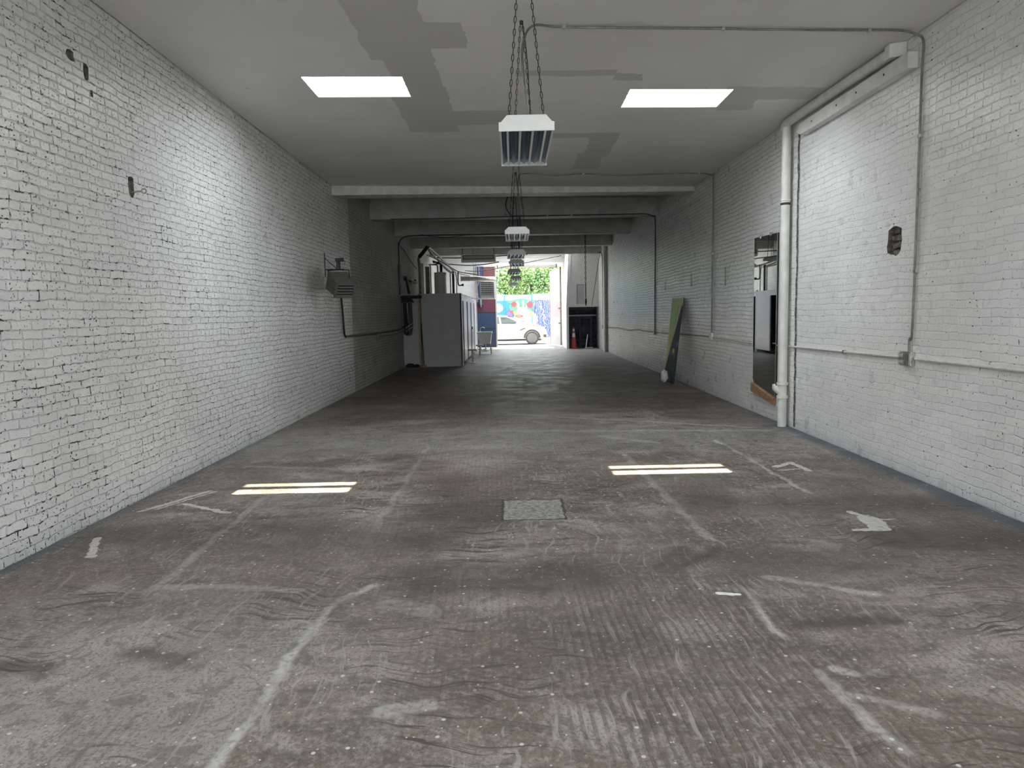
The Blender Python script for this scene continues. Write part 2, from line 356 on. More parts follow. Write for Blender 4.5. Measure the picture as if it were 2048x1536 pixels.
M['door_r'] = door_mural('pale_mural_door', [(0, (.36, .37, .39)), (.8, (.30, .33, .42)), (1.35, (.42, .24, .26)), (2.1, (.29, .36, .28)), (2.6, (.26, .38, .34)), (3.4, (.30, .40, .44))], 3., True)
def corrugated_material():
    g = G('dark_corrugated_sheet'); P = g.pos(); n = g.noise(P, 3., 4)
    return g.done(g.mix(g.ramp(n, .35, .65), (.028, .034, .055), (.075, .08, .11)), .5, .3)
M['corr'] = corrugated_material()
def board_material():
    """a printed advertising panel, colours split by diagonals (object X across, Z up)"""
    g = G('printed_board'); P = g.pos(); o = g.sep(g.warp(P, 5., .03, 2)); x, z = o[0], o[2]
    col = g.mix(g.ramp(z, .75, 1.45), (.95, .85, .36), (.66, .93, .42))
    t = g.add(g.add(z, g.mul(x, 1.65)), -1.25)                               # lower right of the diagonal is dark
    col = g.mix(g.ramp(t, .62, .56), col, (.66, .64, .52))
    col = g.mix(g.ramp(t, .44, .40), col, (.05, .06, .08))
    hl = g.mul(g.ramp(g.noise(P, 4., 3), .54, .6), g.ramp(t, .44, .40))
    col = g.mix(g.mul(hl, .35), col, (.30, .36, .42))
    txt = g.box(g.comb(g.add(x, g.mul(z, .3)), z, 0.), .75, 1.48, .025, .22, .02)
    col = g.mix(g.mul(txt, .8), col, (.12, .25, .10))
    col = g.mix(g.box(g.comb(x, z, 0.), .28, .70, .09, .05), col, (.85, .70, .12))
    return g.done(col, .65, spec=.2)
M['board'] = board_material()
def frosted(name, e, c, clear):
    g = G(name); em = g.n('ShaderNodeEmission'); g.put(em.inputs[0], c); em.inputs[1].default_value = e
    if clear:
        tr = g.n('ShaderNodeBsdfTransparent'); mxn = g.n('ShaderNodeMixShader'); mxn.inputs[0].default_value = clear
        g.nt.links.new(em.outputs[0], mxn.inputs[1]); g.nt.links.new(tr.outputs[0], mxn.inputs[2]); g.nt.links.new(mxn.outputs[0], g.out.inputs[0])
    else: g.nt.links.new(em.outputs[0], g.out.inputs[0])
    return g.m
M['sky_pane'] = frosted('sky_lit_frosted_glass', SKY_E, (.92, .97, 1), 0)
M['sun_strip'] = frosted('sun_strip_glass', 8., (.92, .97, 1), .94)
M['bay_fill'] = frosted('added_bay_glow', 7., (.93, .97, 1), 0)  # glow of the unseen panel added in the last bay
M['rear_pane'] = frosted('daylit_rear_window_glass', REAR_E, (.96, .98, 1), 0)

# ------------------------------------------------------------------ mesh helpers
def bm_new(): return bmesh.new()
def box(bm, x0, x1, y0, y1, z0, z1, rot=None):
    vs = [bm.verts.new((x, y, z)) for z in (z0, z1) for y in (y0, y1) for x in (x0, x1)]
    for f in ((0, 2, 3, 1), (4, 5, 7, 6), (0, 1, 5, 4), (2, 6, 7, 3), (0, 4, 6, 2), (1, 3, 7, 5)): bm.faces.new([vs[i] for i in f])
    return vs
def xform(bm, vs, m):
    for v in vs: v.co = m @ v.co
def prism(bm, pts, vec):
    """closed polygon pts (3D) pushed along vec"""
    a = [bm.verts.new(p) for p in pts]; b = [bm.verts.new(Vector(p) + Vector(vec)) for p in pts]
    n = len(pts); bm.faces.new(a[::-1]); bm.faces.new(b)
    for i in range(n): bm.faces.new((a[i], a[(i + 1) % n], b[(i + 1) % n], b[i]))
    return a + b
def frames_of(pts, closed=False):
    out = []; n = len(pts); up = None
    for i, p in enumerate(pts):
        if closed: t = (pts[(i + 1) % n] - pts[i - 1])
        else: t = pts[min(i + 1, n - 1)] - pts[max(i - 1, 0)]
        t.normalize()
        if up is None: up = Vector((0, 0, 1)) if abs(t.z) < .9 else Vector((1, 0, 0))
        s = t.cross(up); s.normalize(); up = s.cross(t); up.normalize(); out.append((s.copy(), up.copy()))
    return out
def tube(bm, pts, r, seg=8, closed=False, taper=None):
    pts = [Vector(p) for p in pts]; fr = frames_of(pts, closed); rings = []
    for i, (p, (s, u)) in enumerate(zip(pts, fr)):
        rr = taper[i] if taper else r
        rings.append([bm.verts.new(p + (s * math.cos(2 * PI * k / seg) + u * math.sin(2 * PI * k / seg)) * rr) for k in range(seg)])
    m = len(rings)
    for i in range(m if closed else m - 1):
        a, b = rings[i], rings[(i + 1) % m]
        for k in range(seg): bm.faces.new((a[k], a[(k + 1) % seg], b[(k + 1) % seg], b[k]))
    if not closed: bm.faces.new(rings[0][::-1]); bm.faces.new(rings[-1])
    return [v for r_ in rings for v in r_]
def lathe(bm, prof, c, seg=20, axis='Z'):
    """profile of (radius, height) spun about an axis through c"""
    c = Vector(c); rings = []
    for r, h in prof:
        ring = []
        for k in range(seg):
            a = 2 * PI * k / seg; x, y = r * math.cos(a), r * math.sin(a)
            v = {'Z': (x, y, h), 'Y': (x, h, y), 'X': (h, x, y)}[axis]; ring.append(bm.verts.new(c + Vector(v)))
        rings.append(ring)
    for a, b in zip(rings, rings[1:]):
        for k in range(seg): bm.faces.new((a[k], a[(k + 1) % seg], b[(k + 1) % seg], b[k]))
    bm.faces.new(rings[0][::-1]); bm.faces.new(rings[-1])
def smooth_path(pts, n=6):
    """Catmull-Rom through the points"""
    P = [Vector(p) for p in pts]; P = [P[0]] + P + [P[-1]]; out = []
    for i in range(1, len(P) - 2):
        for k in range(n):
            t = k / n; a, b, c, d = P[i - 1:i + 3]
            out.append(.5 * ((2 * b) + (c - a) * t + (2 * a - 5 * b + 4 * c - d) * t * t + (3 * b - a - 3 * c + d) * t ** 3))
    out.append(P[-2]); return out
def obj(name, bm, mat, parent=None, bevel=0., smooth=False):
    bmesh.ops.recalc_face_normals(bm, faces=bm.faces)
    me = bpy.data.meshes.new(name); bm.to_mesh(me); bm.free()
    o = bpy.data.objects.new(name, me); COL.objects.link(o)
    for m in (mat if isinstance(mat, (list, tuple)) else [mat]): me.materials.append(m)
    if smooth:
        for p in me.polygons: p.use_smooth = True
        try: me.set_sharp_from_angle(angle=math.radians(40))
        except Exception: pass
    if bevel:
        b = o.modifiers.new('bevel', 'BEVEL'); b.width = bevel; b.segments = 2; b.limit_method = 'ANGLE'
    if parent is not None: o.parent = parent
    return o
def thing(name, label, cat, loc=(0, 0, 0), rot=(0, 0, 0), group=None):
    o = bpy.data.objects.new(name, None); COL.objects.link(o); o.location = loc; o.rotation_euler = rot
    o['label'] = label; o['category'] = cat; o.empty_display_size = .1
    if group: o['group'] = group
    return o
def tag(o, label, cat, group=None):
    o['label'] = label; o['category'] = cat
    if group: o['group'] = group
    return o
def struct(name, bm, m, parent=None, label=None, **kw):
    o = obj(name, bm, m, parent, **kw)
    if parent is None: o['kind'] = 'structure'
    if label: o['label'] = label
    return o

# ------------------------------------------------------------------ the shell
Y0, YD = -6.0, 33.2                       # rear wall, front (street) wall
bm = bm_new(); box(bm, XL - .3, XR + .3, Y0 - .3, YD + .4, -.25, -.002)
fm = []; q = []
for i in range(2):
    for j in range(5):
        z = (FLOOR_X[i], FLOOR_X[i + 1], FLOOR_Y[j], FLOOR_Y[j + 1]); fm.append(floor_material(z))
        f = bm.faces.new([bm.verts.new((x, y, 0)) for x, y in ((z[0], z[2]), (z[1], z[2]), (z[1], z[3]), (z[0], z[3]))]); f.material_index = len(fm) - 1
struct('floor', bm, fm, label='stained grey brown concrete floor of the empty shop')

SKY = [(-2.20, -1.13, 7.83, 8.50), (1.37, 2.53, 8.27, 8.95), (-2.2, -1.1, 1.5, 2.3), (1.4, 2.5, 1.5, 2.3), (-2.2, -1.1, -3.4, -2.6), (1.4, 2.5, -3.4, -2.6)]
def make_ceiling():
    bm = bm_new()
    xs = sorted({XL + .014, XR - .014, *[s[i] for s in SKY for i in (0, 1)]}); ys = sorted({Y0, 13.75, *[s[i] for s in SKY for i in (2, 3)], 5., 11.})
    def hole(x, y): return any(a < x < b and c < y < d for a, b, c, d in SKY)
    def q(pts): bm.faces.new([bm.verts.new(p) for p in pts])
    for x0, x1 in zip(xs, xs[1:]):
        for y0, y1 in zip(ys, ys[1:]):
            if hole((x0 + x1) / 2, (y0 + y1) / 2): continue
            y1b = y1 + (.85 * (x1 - XL) / (XR - XL) if y1 == 13.75 else 0); y1a = y1 + (.85 * (x0 - XL) / (XR - XL) if y1 == 13.75 else 0)
            c = ((x0, y0), (x1, y0), (x1, y1b), (x0, y1a))
            q([(x, y, ceil_z(x, y)) for x, y in c]); q([(x, y, ceil_z(x, y) + .06) for x, y in c[::-1]])
    for a, b, c, d in SKY:
        for p, r in (((a, c), (b, c)), ((b, c), (b, d)), ((b, d), (a, d)), ((a, d), (a, c))):
            q([(*p, ceil_z(*p)), (*r, ceil_z(*r)), (*r, ceil_z(*r) + .06), (*p, ceil_z(*p) + .06)])
    bmesh.ops.remove_doubles(bm, verts=bm.verts, dist=.0005)
    for x0, x1 in ((XL, XL + .25), (XR - .25, XR)):       # unseen strips added over each wall joint to keep sky light out
        p = [(x, y, ceil_z(x, y) + .075) for x, y in ((x0, Y0), (x1, Y0), (x1, 14.9), (x0, 14.9))]
        prism(bm, p, (0, 0, .05))
    struct('ceiling', bm, M['ceil'], label='painted ceiling board with darker grey patches')
make_ceiling()
# roof deck over the beamed front half and the upper wall strips
bm = bm_new(); box(bm, XL - .3, XR + .3, 13.9, YD + .4, 4.42, 4.6)
struct('ceiling', bm, M['beam'], label='grey deck above the beams')

def skylight(i, s, near):
    a, b, c, d = s; z = ceil_z((a + b) / 2, (c + d) / 2)
    bm = bm_new(); t = .05
    # white curb lining the well, standing on the roof
    zt = z + .13
    for bx in ((a - t, a, c - t, d + t), (b, b + t, c - t, d + t), (a, b, c - t, c), (a, b, d, d + t)):
        box(bm, *bx, z + .062, zt)
    o = struct('window_%d' % i, bm, M['white'], label='white skylight well in the ceiling, %s' % near)
    bm = bm_new(); y1, y2, y3, y4 = c + .25, c + .42, c + .52, d - .03  # clear strips added between the frosted ones to shape the sun into two bars
    for p, q_ in ((c - t, y1), (y2, y3), (y4, d + t)): box(bm, a - t, b + t, p, q_, zt, zt + .012)
    obj('frosted_pane', bm, M['sky_pane'], o)
    bm = bm_new()
    for p, q_ in ((y1, y2), (y3, y4)): box(bm, a - t, b + t, p, q_, zt, zt + .012)
    obj('added_sun_strip', bm, M['sun_strip'], o)
    bm = bm_new(); box(bm, a, b, d - .008, d + .0, z + .118, z + .129); obj('glazing_bar', bm, M['steel_dark'], o)
for i, s in enumerate(SKY):
    skylight(i + 1, s, ['left of the nearest hanging lamp', 'right of the nearest hanging lamp', 'behind the camera on the left', 'behind the camera on the right', 'far behind, left', 'far behind, right'][i])

def wall_with_holes(name, X, out, z1, holes, mat, label, y0=Y0 - .3, y1=YD + .4):
    """wall face in the plane x = X facing the room; holes are polygons of (y, z) cut through to a rough pocket"""
    bm = bm_new()
    def loop(pts):
        vs = [bm.verts.new((X, y, z)) for y, z in pts]; return [bm.edges.new((vs[i], vs[(i + 1) % len(vs)])) for i in range(len(vs))]
    es = loop([(y0, -.02), (y1, -.02), (y1, z1), (y0, z1)])
    for h in holes: es += loop(h)
    bmesh.ops.triangle_fill(bm, use_beauty=True, use_dissolve=False, edges=es)
    for f in list(bm.faces):
        c = f.calc_center_median()
        for h in holes:
            ins = False
            for i in range(len(h)):
                (ya, za), (yb, zb) = h[i - 1], h[i]
                if (za > c.z) != (zb > c.z) and c.y < (yb - ya) * (c.z - za) / (zb - za) + ya: ins = not ins
            if ins: bm.faces.remove(f); break
    # outer skin so the wall has thickness
    o = out * .3
    q = [bm.verts.new((X + o, y, z)) for y, z in ((y0, -.02), (y1, -.02), (y1, z1), (y0, z1))]; bm.faces.new(q)
    w = struct(name, bm, mat, label=label)
    return w
def jag(cy, cz, hy, hz, n=14, j=.25, sq=4):
    pts = []
    for k in range(n):
        a = 2 * PI * k / n; c, s = math.cos(a), math.sin(a); r = (abs(c) ** sq + abs(s) ** sq) ** (-1 / sq) * (1 + random.uniform(-j, j * .4))
        pts.append((cy + hy * c * r, cz + hz * s * r))
    return pts
def pocket(wall, X, out, h, depth, rows, name='broken_brick_pocket'):
    bm = bm_new(); n = len(h)
    cy = sum(p[0] for p in h) / n; cz = sum(p[1] for p in h) / n
    a = [bm.verts.new((X - out * .001, y, z)) for y, z in h]
    b = [bm.verts.new((X + out * depth, cy + (y - cy) * .92, cz + (z - cz) * .92)) for y, z in h]
    for i in range(n): bm.faces.new((a[i], a[(i + 1) % n], b[(i + 1) % n], b[i]))
    bm.faces.new(b)
    y0, y1 = min(p[0] for p in h), max(p[0] for p in h); z0, z1 = min(p[1] for p in h), max(p[1] for p in h)
    for r in range(rows):
        z = z0 + (z1 - z0) * (r + .12) / rows; zz = z0 + (z1 - z0) * (r + .8) / rows
        y = y0 + (y1 - y0) * .12 + random.uniform(0, .02)
        while y < y1 - .06:
            w = random.uniform(.07, .14); d = random.uniform(.35, .95) * depth
            vs = box(bm, min(X + out * depth, X + out * (depth - d) * .9), max(X + out * depth, X + out * (depth - d) * .9), y, min(y + w, y1 - .03), z, zz)
            for v in vs: v.co += Vector((0, random.uniform(-.008, .008), random.uniform(-.008, .008)))
            y += w + .012
    obj(name, bm, M['rubble'], wall)
hR = jag(6.945, 2.215, .135, .145, 18, .13)
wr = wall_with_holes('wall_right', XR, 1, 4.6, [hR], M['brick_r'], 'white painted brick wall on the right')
pocket(wr, XR, 1, hR, .09, 4)
hL = [jag(6.47, 2.80, .045, .10, 10, .3), jag(5.70, 3.66, .06, .045, 9, .3), jag(5.90, 3.58, .04, .07, 9, .35), jag(5.96, 3.44, .02, .03, 8, .3)]
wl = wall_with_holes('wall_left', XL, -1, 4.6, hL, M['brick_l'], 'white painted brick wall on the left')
for h in hL: pocket(wl, XL, -1, h, .06, 1)

# rear wall with daylit shop windows behind the photographer
bm = bm_new(); box(bm, XL - .3, -2.9, Y0 - .3, Y0, 0, 4.6); box(bm, 2.9, XR + .3, Y0 - .3, Y0, 0, 4.6); box(bm, -2.9, 2.9, Y0 - .3, Y0, 0, .5); box(bm, -2.9, 2.9, Y0 - .3, Y0, 3.5, 4.6)
struct('wall_rear', bm, M['brick_r'], label='rear wall behind the photographer')
bm = bm_new(); box(bm, -2.9, 2.9, Y0 - .14, Y0 - .12, .5, 3.5)
wrw = struct('window_7', bm, M['rear_pane'], label='large daylit rear window')
bm = bm_new()
for x in (-2.9, -1.48, -.03, 1.42, 2.84): box(bm, x, x + .06, Y0 - .12, Y0 - .04, .5, 3.5)
for z in (.5, 1.98, 3.44): box(bm, -2.9, 2.9, Y0 - .11, Y0 - .05, z, z + .06)
obj('window_frame', bm, M['white'], wrw)

# front wall around the street doorway
DX0, DX1, DZ = -.80, 2.28, 3.76
bm = bm_new(); box(bm, XL, -1.66, YD, YD + .3, 0, 4.5); box(bm, -1.66, DX1, YD, YD + .3, DZ, 4.5); box(bm, DX1, XR, YD, YD + .3, 0, 4.5)
struct('wall_front', bm, M['brick_r'], label='white street wall around the open doorway')
bm = bm_new(); box(bm, -1.7, DX1 + .1, YD - .14, YD - .003, DZ - .02, DZ + .12); struct('trim_6', bm, M['white'], label='white lintel over the street doorway', bevel=.01)
bm = bm_new(); box(bm, DX1, DX1 + .1, YD - .14, YD - .003, 0, DZ - .02); struct('trim_7', bm, M['beam_pale'], label='cream right jamb of the street doorway', bevel=.01)
# skewed beams
def beam(i, yl, yr, zl, zr, w, mat, label, zt=4.43):
    bm = bm_new(); e = .0
    pts = [(XL + e, yl, zl), (XR - e, yr, zr), (XR - e, yr, zt), (XL + e, yl, zt)]
    prism(bm, pts, (0, w, 0)); struct('trim_%d' % i, bm, mat, label=label, bevel=.008)
beam(1, 13.70, 14.56, 3.885, 3.955, .42, M['beam_pale'], 'cream fascia beam at the end of the boarded ceiling')
beam(2, 17.32, 18.28, 3.895, 3.985, .35, M['beam'], 'second grey ceiling beam from the camera')
beam(3, 20.85, 22.26, 3.875, 3.985, .35, M['beam'], 'third grey ceiling beam from the camera')
beam(4, 24.18, 26.35, 3.84, 4.0, .35, M['beam'], 'fourth grey ceiling beam from the camera')
beam(5, 29.55, 29.70, 4.01, 3.98, .35, M['beam'], 'last grey ceiling beam before the street doorway')
# closed off corner block at the right of the doorway: white boxed wall over a dark recess
bm = bm_new(); BX, BY = 2.40, 30.75
prism(bm, [(BX, BY, 1.80), (XR, BY, 1.80), (XR, BY, 4.42), (BX + .16, BY, 4.42)], (0, 2.4, 0))
prism(bm, [(BX - .10, BY - .02, 0), (BX, BY - .02, 0), (BX, BY - .02, 1.80), (BX + .16, BY - .02, 4.42), (BX + .02, BY - .02, 4.42), (BX - .10, BY - .02, 1.8)], (0, 2.44, 0))
struct('wall_corner', bm, M['white'], label='white boxed corner block beside the street doorway')
bm = bm_new(); box(bm, 2.78, 3.07, BY - .03, BY - .002, 1.93, 2.74); hp = obj('access_hatch', bm, M['panel'], bpy.data.objects['wall_corner'])
bm = bm_new(); box(bm, 2.765, 2.778, BY - .032, BY - .002, 1.915, 2.755); box(bm, 2.765, 3.08, BY - .032, BY - .002, 2.742, 2.755); obj('hatch_edge', bm, M['steel_dark'], bpy.data.objects['wall_corner'])
# slim white boxed column and standpipe by the right wall
bm = bm_new(); box(bm, XR - .13, XR, 27.9, 28.2, 0, 4.42); struct('trim_8', bm, M['beam_pale'], label='slim boxed column on the far right wall', bevel=.01)
# low board partition closing the corner behind the left cubicles
bm = bm_new(); box(bm, XL, -2.90, 21.85, 21.93, 0, 2.17); struct('wall_partition', bm, M['panel'], label='low grey board partition between left wall and cubicles')
bm = bm_new(); box(bm, -2.90, -2.84, 21.80, 21.90, 0, 2.24); struct('trim_9', bm, M['wood_tan'], label='tan timber edge strip of the low partition')

# ------------------------------------------------------------------ hanging lamps
def chain_bm(bm, a, b, pitch=.045, r=.0022, w=.008):
    a, b = Vector(a), Vector(b); d = b - a; n = max(2, round(d.length / pitch)); p = d.length / n; t = d.normalized()
    s = t.cross(Vector((0, 1, 0))); s.normalize(); u = s.cross(t)
    for i in range(n):
        c = a + t * p * (i + .5); e = s if i % 2 else u; h = p / 2 + .003
        ring = []
        for k in range(8):
            an = 2 * PI * k / 8; ring.append(c + t * (h * .98 * math.copysign(abs(math.cos(an)) ** .6, math.cos(an))) + e * (w * math.copysign(abs(math.sin(an)) ** .8, math.sin(an))))
        tube(bm, ring, r, 4, closed=True)
def lamp(x, y, z, ztop, label, rz=0, far=False):
    t = thing('fluorescent_lamp', label, 'lamp', (x, y, z), (0, 0, rz), 'fluorescent lamps hung in a row down the middle')
    L, w, h = 1.22, .195, .098
    bm = bm_new()      # sheet metal housing
    prof = [(-w, .0), (-w, .035), (-w + .05, h - .01), (w - .05, h - .01), (w, .035), (w, .0), (w - .012, .0), (w - .012, .028), (-w + .012, .028), (-w + .012, .0)]
    prism(bm, [(px, .01, pz) for px, pz in prof], (0, L - .02, 0)); obj('housing', bm, M['white_metal'], t)
    for yy in (0, L - .012):
        bm = bm_new(); pl = [(-w - .004, -.014), (-w - .004, .05), (-w + .012, .05), (-w + .055, h), (w - .055, h), (w - .012, .05), (w + .004, .05), (w + .004, -.014)]
        prism(bm, [(px, yy, pz) for px, pz in pl], (0, .012, 0)); obj('end_plate', bm, M['white_metal'], t, bevel=.002)
    bm = bm_new()      # four mirrored troughs, one round each tube
    n = 40; prev = None
    for k in range(n + 1):
        px = -w + .013 + (2 * w - .026) * k / n; ph = (k / n * 4) % 1; pz = .001 + .024 * (math.sin(PI * ph) ** .7 if 0 < ph < 1 else 0)
        cur = (bm.verts.new((px, .014, pz)), bm.verts.new((px, L - .014, pz)))
        if prev: bm.faces.new((prev[0], cur[0], cur[1], prev[1]))
        prev = cur
    obj('reflector', bm, M['refl'], t, smooth=False)
    for k in range(4):
        px = -w + .013 + (2 * w - .026) * (k + .5) / 4
        bm = bm_new(); tube(bm, [(px, .02, -.002), (px, L - .02, -.002)], .0095, 8); obj('fluorescent_tube', bm, M['tube'], t, smooth=True)
    H = ztop - z
    for (yy, hw, hy) in ((.05, .125, .12), (L - .06, .09, L - .02)):
        for s in (-1, 1):
            bm = bm_new(); chain_bm(bm, (s * hw, yy, h - .005), (s * (.03 if yy < .3 else .008), hy, H), .045 if not far else .06, .0032 if not far else .004)
            obj('chain', bm, M['chain'], t)
    bm = bm_new(); lathe(bm, [(.012, H - .03), (.016, H - .02), (.016, H)], (0, L - .02, 0), 10); obj('ceiling_hook', bm, M['steel_dark'], t)
    bm = bm_new(); tube(bm, smooth_path([(.06, L - .25, h), (.05, L - .2, H * .5), (.035, L - .06, H * .8), (.01, L - .02, H - .02)], 4), .0045, 6); obj('power_cord', bm, M['chain'], t)
    return t
lamp(.125, 5.22, 2.905, ceil_z(.12, 6.0), 'nearest white fluorescent lamp with four tubes and blue reflectors, hung on chains')
lamp(.095, 11.6, 2.88, ceil_z(.1, 12.3), 'second hanging fluorescent lamp, just beyond the nearest one', far=True)
for (x, y, z, r, lb) in ((.11, 15.6, 2.875, .015, 'third hanging fluorescent lamp in the row, past the cream fascia beam'), (.12, 18.8, 2.90, -.02, 'fourth hanging fluorescent lamp in the row, just above the doorway top'),
                      (.065, 21.9, 2.85, .02, 'fifth hanging fluorescent lamp, seen against the leaves outside'), (.125, 25.5, 2.82, -.01, 'sixth hanging fluorescent lamp, lower against the leaves outside'),
                      (.045, 30.2, 2.79, .03, 'farthest and smallest hanging fluorescent lamp, by the street doorway')):
    lamp(x, y, z, 4.42, lb, r, True)

# ------------------------------------------------------------------ conduits, cables and boxes
def run(name, pts, r, mat, label, cat='conduit', seg=8, n=6, straps=(), group=None, raw=False):
    t = thing(name, label, cat, tuple(pts[0]), group=group); o = Vector(pts[0])
    bm = bm_new(); P = [Vector(p) - o for p in pts]; tube(bm, P if raw else smooth_path(P, n), r, seg); obj('tube', bm, mat, t, smooth=True)
    for (x, y, z, ax) in straps:
        bm = bm_new(); e = .014; p = Vector((x, y, z)) - o
        d = {'x': (e, r * 1.6, r * 1.6), 'y': (r * 1.6, e, r * 1.6), 'z': (r * 1.6, r * 2.2, e)}[ax]
        box(bm, p.x - d[0], p.x + d[0], p.y - d[1], p.y + d[1], p.z - d[2], p.z + d[2]); obj('strap', bm, M['galv'], t)
    return t
def cz(x, y): return ceil_z(x, y) - .012
run('electrical_conduit', [(.17, 6.22, 3.02), (.16, 6.2, 3.2), (.13, 6.15, 3.55), (.13, 6.25, 3.85), (.22, 6.38, cz(.3, 6.28) - .04), (.45, 6.5, cz(.55, 6.42)), (1.0, 6.49, cz(1, 6.4) - .012), (1.6, 6.53, cz(1.6, 6.42) - .0), (2.3, 6.52, cz(2.3, 6.44) - .01), (3.0, 6.56, cz(3., 6.5) - .0), (3.45, 6.56, cz(3.45, 6.52)), (3.62, 6.56, 3.975), (3.672, 6.54, 3.9), (3.672, 6.55, 3.6), (3.672, 6.55, 2.6), (3.672, 6.56, 1.4), (3.672, 6.6, 1.28), (3.672, 6.6, 1.16)], .0105, M['conduit'],
    'grey conduit from the nearest lamp across the ceiling and down the near right wall', straps=((.50, 6.5, cz(.55, 6.42), 'x'), (1.9, 6.53, cz(1.9, 6.43), 'x'), (3.2, 6.56, cz(3.2, 6.5), 'x'), (3.68, 6.55, 3.1, 'z'), (3.68, 6.55, 1.9, 'z')))
run('electrical_conduit', [(.15, 12.6, 3.3), (.14, 12.7, 3.9), (.25, 12.85, cz(.25, 12.8)), (.8, 12.9, cz(.8, 12.9) - .03), (1.3, 12.95, cz(1.3, 13) + .0), (1.9, 13., cz(1.9, 13) - .03), (2.6, 13.1, cz(2.6, 13)), (3.4, 13.1, cz(3.4, 13)), (3.64, 13.12, 3.99), (3.672, 13.15, 3.9), (3.672, 13.17, 2.6), (3.672, 13.2, 1.16)], .012, M['conduit'],
    'wavy grey conduit beyond the nearest lamp, dropping down the right wall near the mirror', straps=((1.3, 12.95, cz(1.3, 12.95), 'x'), (3.4, 13.1, cz(3.4, 13.1), 'x'), (3.68, 13.17, 2.6, 'z')))
def on_beam(x, yl, yr, zl, zr): t = (x - XL) / (XR - XL); return yl + (yr - yl) * t, zl + (zr - zl) * t
def beam_pts(xs, B, dy=-.02, dz=.03): return [(x, on_beam(x, *B)[0] + dy, on_beam(x, *B)[1] + dz) for x in xs]
B2, B3, B4 = (17.32, 18.28, 3.895, 3.985), (20.85, 22.26, 3.875, 3.985), (24.18, 26.35, 3.84, 4.0)
run('electrical_conduit', [(-.05, 17.1, 4.38), (-.12, 17.3, 4.15), (0., 17.7, 3.99)] + beam_pts([.2, 1., 2., 3., 3.4], B2) + [(3.6, 18.3, 3.95), (3.668, 18.4, 3.85), (3.672, 18.45, 2.5), (3.672, 18.49, 1.08)], .013, M['steel_dark'],
    'dark conduit along the second beam, dropping down the far right wall', straps=((.9, 17.88, 3.98, 'x'), (1.5, 17.96, 3.99, 'x')))
run('electrical_cable', beam_pts([-1.2, -2.0, -2.9], B2, -.03, .0)[::-1] + beam_pts([-.3, .1], B2, -.03, .02), .010, M['steel_dark'], 'cable clipped under the left half of the second beam', 'cable')
run('electrical_cable', [(-3.34, 21.3, 3.72), (-3.28, 21.0, 3.66), (-3.2, 20.85, 3.78), (-3.0, 20.88, 3.88)] + beam_pts([-2.4, -1.6, -.8, -.2], B3, -.03, .015), .016, M['black'], 'thick black cable along the third beam to the left wall', 'cable')
run('electrical_cable', [(-2.6, 20.75, 3.90), (-2.3, 20.7, 3.84), (-1.9, 20.7, 3.80), (-1.5, 20.75, 3.84), (-1.2, 20.85, 3.89)], .008, M['black'], 'sagging loop of thin black cable under the third beam', 'cable')
run('electrical_cable', [(-.15, 17.2, 3.95), (-.08, 17.9, 3.95), (.02, 18.5, 3.5), (.05, 18.9, 3.08)], .008, M['black'], 'black lead looping from second beam to the fourth hanging lamp', 'cable')
run('electrical_cable', [(3.5, 29.4, 3.98), (3.66, 29.3, 3.9), (3.672, 29.2, 3.0), (3.672, 29.1, 1.0)], .014, M['steel_dark'], 'dark cable dropping beside the boxed column to a far outlet', 'cable')
def outlet(name, y, z, w, h, mat, label, quad=False):
    t = thing(name, label, 'electrical box', (XR - .045, y, z))
    bm = bm_new(); box(bm, -.0, .044, -w / 2, w / 2, -h / 2, h / 2); obj('housing', bm, mat, t, bevel=.004)
    if quad:
        bm = bm_new(); box(bm, -.012, .0, .01, w / 2 - .006, -h / 2 + .01, h / 2 - .01); box(bm, -.012, 0, -w / 2 + .01, -.01, -h / 2 + .012, h / 2 - .012); obj('cover_plate', bm, M['galv'], t)
        for dy in (.028, .062):
            for dz in (-.03, .03):
                bm = bm_new(); lathe(bm, [(.017, -.016), (.017, -.008)], (0, dy, dz), 14, 'X'); obj('socket', bm, M['ac_grey'], t)
    else:
        bm = bm_new(); box(bm, -.008, 0, -w * .3, w * .3, -h * .35, h * .35); obj('cover_plate', bm, M['conduit_pale'], t)
outlet('outlet_box', 6.62, 1.10, .19, .13, M['galv'], 'grey quad outlet box on the near right wall, right of the white downpipe', True)
outlet('outlet_box', 13.2, 1.09, .13, .13, M['conduit_pale'], 'pale outlet box between the mirror and leaning board')
outlet('outlet_box', 18.49, 1.02, .10, .11, M['conduit'], 'small grey outlet box left of the leaning board')
outlet('outlet_box', 29.1, .95, .12, .14, M['steel_dark'], 'dark outlet box on the far right wall by the boxed column')
run('wall_conduit', [(3.675, 4.0, 1.10), (3.675, 5.13, 1.105), (3.675, 6.50, 1.105)], .013, M['conduit_pale'], 'horizontal pale conduit on the near right wall, right of the quad outlet', raw=True)
run('wall_conduit', [(3.675, 6.73, 1.105), (3.675, 9.9, 1.075)], .013, M['conduit_pale'], 'horizontal pale conduit passing behind the white downpipe', raw=True, straps=((3.678, 7.9, 1.093, 'y'),))
run('wall_conduit', [(3.675, 10.95, 1.06), (3.675, 13.13, 1.07)], .012, M['conduit_pale'], 'short pale conduit left of the mirror', raw=True)
run('wall_conduit', [(3.675, 13.27, 1.08), (3.675, 18.43, 1.03)], .012, M['conduit'], 'grey conduit behind the leaning board', raw=True)
run('wall_conduit', [(3.675, 18.55, 1.03), (3.67, 20., 1.02), (3.665, 21., 1.04), (3.67, 22.6, .98), (3.67, 24.5, 1.0), (3.672, 27.8, .97)], .016, M['steel_dark'], 'dark sagging conduit on the far right wall')

